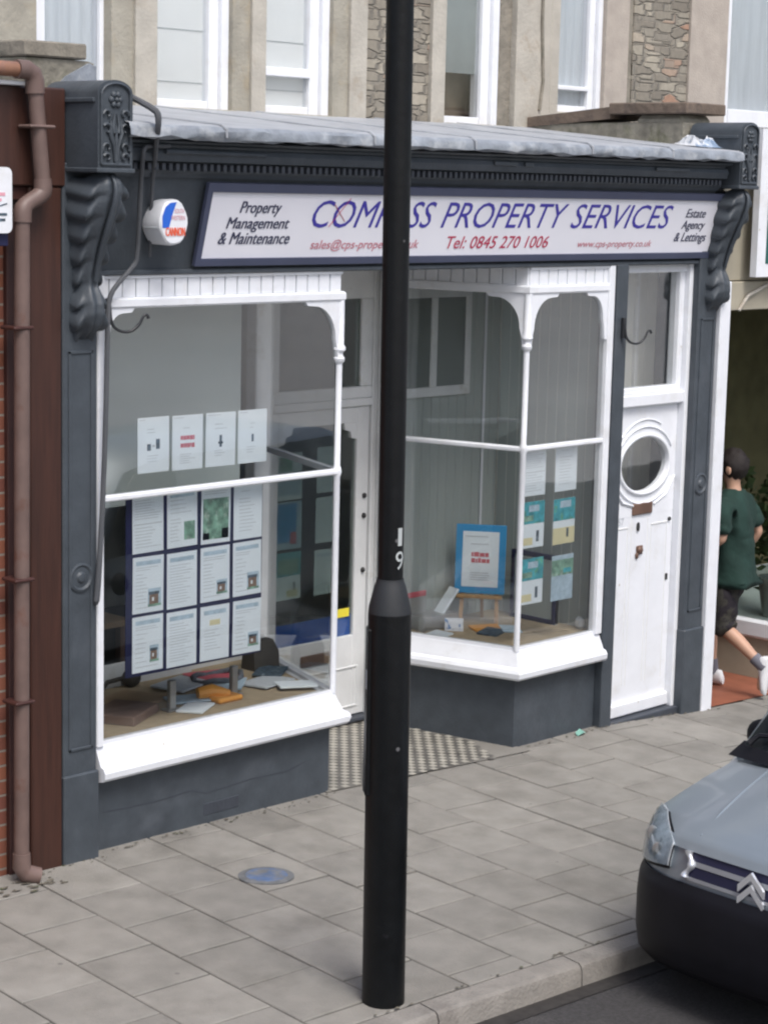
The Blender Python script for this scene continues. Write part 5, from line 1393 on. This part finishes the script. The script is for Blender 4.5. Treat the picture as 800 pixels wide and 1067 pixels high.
ch = b.chain(pel, [((0, -.01, 1.14), (.13, .095)), ((0, 0, 1.34), (.15, .105)), ((0, .0, 1.47), (.070, .062))])
hd = b.chain(ch, [((0, .015, 1.535), .052), ((0, .03, 1.60), (.068, .078)), ((0, .035, 1.68), (.078, .095)), ((0, .03, 1.745), (.058, .070))])
for E_, W_, s in ((LE, LW, -1), (RE, RW, 1)):
    el = b.chain(2, [((s*.15, 0, 1.40), .050), ((s*.205, 0, 1.375), .048), (tuple(lerp(a_, c_, .5) for a_, c_ in zip((s*.205, 0, 1.375), E_)), .044), (E_, .038), (tuple(lerp(a_, c_, .35) for a_, c_ in zip(E_, W_)), .037), (W_, .026)])
    d = (Vector(W_)-Vector(E_)).normalized(); sd_ = Vector((1, 0, 0)).cross(d).normalized(); W3 = Vector(W_)
    palm = b.chain(el, [(tuple(W3+d*.05), (.034, .020))])
    for f in range(4):
        a_ = W3+d*.085+sd_*(.030-.020*f); L = (.066, .074, .068, .054)[f]; cu_ = Vector((-s, 0, 0))
        b.chain(palm, [(tuple(a_), .0095), (tuple(a_+d*L*.55+cu_*.012), .0088), (tuple(a_+d*L*.85+cu_*.040), .0075)])
    b.chain(palm, [(tuple(W3+d*.035+sd_*.035), .012), (tuple(W3+d*.07+sd_*.058+Vector((-s*.012, 0, 0))), .0095)])
for K_, A_, T_, s in ((LK, LA, LT, -1), (RK, RA, RT_, 1)):
    hip = (s*.09, -.01, .90)
    mid = tuple(lerp(p, q, .5) for p, q in zip(hip, K_)); calf = tuple(lerp(p, q, .33)+(-.012 if i == 1 else 0) for i, (p, q) in enumerate(zip(K_, A_)))
    b.chain(pel, [(hip, .092), (mid, .078), (K_, .056), (calf, .056), (tuple(lerp(p, q, .75) for p, q in zip(K_, A_)), .040), (A_, .036), (tuple(lerp(p, q, .6) for p, q in zip(A_, T_)), .036), (T_, .028)])
skin_mesh('body', b.v, b.e, b.r, SKIN, Tp, person)
# head features
hdm = MB()
for p in [Tp @ v for v in (Vector((-.088, .02, 1.655)), Vector((.088, .02, 1.655)))]: hdm.ball(p, (.014, .024, .034), 8, 6)
hdm.build('ear', SKIN, person)
for s in (-1, 1): MB().ball(Tp @ Vector((s*.034, .122, 1.665)), (.013, .010, .010), 10, 7).build('eye', mat('eye_dark', (.05, .035, .03), .3, var=0), person)
MB().loft([[Tp @ Vector(p) for p in r_] for r_ in (((-.010, .122, 1.668), (.010, .122, 1.668), (0, .128, 1.668)), ((-.018, .126, 1.628), (.018, .126, 1.628), (0, .152, 1.626)), ((-.012, .124, 1.618), (.012, .124, 1.618), (0, .136, 1.616)))]).build('nose', SKIN, person)
MB().ball(Tp @ Vector((0, .120, 1.592)), (.024, .010, .007), 10, 6).build('mouth', INKR, person)
mb = MB(); r_ = random.Random(2); NA, NP = 28, 16; vs = []; fs = []
for i in range(NP+1):
    ph = math.pi*.86*i/NP
    for j in range(NA):
        a = 2*math.pi*j/NA; fr_n = max(0, math.sin(a))
        p_ = min(ph, math.pi*(.86-.50*fr_n**.7))        # hairline higher over the face
        rr = 1+.04*math.sin(a*7+i*1.3)+r_.uniform(-.06, .06)
        vs.append(Tp @ Vector((.094*rr*math.sin(p_)*math.cos(a), .018+.112*rr*math.sin(p_)*math.sin(a), 1.690+.118*rr*math.cos(p_))))
for i in range(NP):
    for j in range(NA): fs.append((i*NA+j, i*NA+(j+1) % NA, (i+1)*NA+(j+1) % NA, (i+1)*NA+j))
mb.add(vs, fs).build('hair', HAIR, person, ang=180)
# clothes
b = Sk()
p0 = b.chain(None, [((0, -.025, .84), (.180, .155)), ((0, -.02, .97), (.190, .160)), ((0, -.01, 1.16), (.178, .140)), ((0, .0, 1.33), (.19, .145)), ((0, .0, 1.43), (.165, .118)), ((0, .005, 1.52), (.078, .075))])
for E_, s in ((LE, -1), (RE, 1)):
    S_ = (s*.215, 0, 1.395)
    b.chain(3, [((s*.15, 0, 1.405), .095), (S_, .086), (tuple(lerp(p, q, .55) for p, q in zip(S_, E_)), .073), (tuple(lerp(p, q, .86) for p, q in zip(S_, E_)), .074)])
skin_mesh('t_shirt', b.v, b.e, b.r, SHIRT, Tp, person, 1, 3, .020)
b = Sk()
p0 = b.chain(None, [((0, -.02, .97), (.140, .105)), ((0, -.02, .90), (.150, .120))])
for K_, A_, s in ((LK, LA, -1), (RK, RA, 1)):
    hip = (s*.095, -.01, .83)
    b.chain(p0, [(hip, .108), (tuple(lerp(p, q, .45) for p, q in zip(hip, K_)), .110), (tuple(lerp(p, q, .8) for p, q in zip(hip, K_)), .104), (tuple(lerp(p, q, .98) for p, q in zip(hip, K_)), .100), (tuple(lerp(p, q, .18) for p, q in zip(K_, A_)), .100)])
skin_mesh('shorts', b.v, b.e, b.r, CAMO, Tp, person, 0, 3, .014)
for K_, A_, T_ in ((LK, LA, LT), (RK, RA, RT_)):
    k_, a_, t_ = (Tp @ Vector(q) for q in (K_, A_, T_)); up_ = (k_-a_).normalized()
    MB().tube([a_+up_*.105, a_+up_*.05, a_-up_*.005], [.046, .046, .045], 14).build('sock', SOCK, person)
    foot = (t_-a_); Lf = foot.length; fd = foot.normalized(); heel = a_-up_*.0-fd*.0
    # trainer : loft from heel to toe
    rear = a_.z > pz_+.15
    nrm = (Tp.to_3x3() @ Vector((1, 0, 0)))
    if rear: fwd = (t_-a_+Vector((0, 0, -.03))).normalized()
    else: fwd = (Tp.to_3x3() @ Vector((0, 1, 0)))
    upf = nrm.cross(fwd).normalized()
    if upf.dot(up_) < 0 and not rear: upf = -upf
    if rear: upf = upf if upf.dot(Tp.to_3x3() @ Vector((0, 1, 0))) > 0 else -upf
    o_ = a_-fwd*.085-upf*(.075 if not rear else .045)
    rings = []
    for s_, w_, h_ in ((0, .024, .06), (.02, .036, .105), (.07, .040, .11), (.12, .042, .085), (.18, .048, .066), (.23, .046, .052), (.265, .034, .04), (.28, .012, .022)):
        rings.append([o_+fwd*s_+nrm*(w_*math.cos(2*math.pi*k/12))+upf*(h_/2+h_/2*math.sin(2*math.pi*k/12)) for k in range(12)])
    MB().loft(rings).build('trainer', SHOE, person, ang=60)


mb = MB(); r_ = random.Random(21)
SOIL = mat('soil_and_grit', (.12, .108, .085), .95, var=.3, vscale=40, col2=(.06, .075, .03), c2lo=.55, c2hi=.62, c2scale=14)
def flake(x, y, rad):
    n = r_.randint(6, 9); a0 = r_.uniform(0, 6)
    mb.add([(x+rad*r_.uniform(.5, 1.2)*math.cos(a0+2*math.pi*k/n), y+rad*.6*r_.uniform(.4, 1.1)*math.sin(a0+2*math.pi*k/n), gz(x, y)+r_.uniform(.003, .008)) for k in range(n)], [tuple(range(n))])
for k in range(150):
    x = r_.choice((r_.uniform(-.3, 2.1), r_.uniform(3.5, 5.8)))
    flake(x, -.02-abs(r_.gauss(0, .025)) - (.05 if x < .35 or x > 5.36 else 0), r_.uniform(.004, .017))
for k in range(26): flake(-.15+r_.gauss(0, .10), -.16+r_.gauss(0, .05), r_.uniform(.008, .03))
for k in range(120):
    u_ = r_.uniform(-1.5, 6); x, y = kp(u_, -2.31+r_.gauss(0, .006)); flake(x, y, r_.uniform(.006, .018))
tag(mb.build('footway_dirt', SOIL, fix=False, smooth=False), 'dark grit and soil gathered along the foot of the shopfront', 'dirt', kind='stuff')
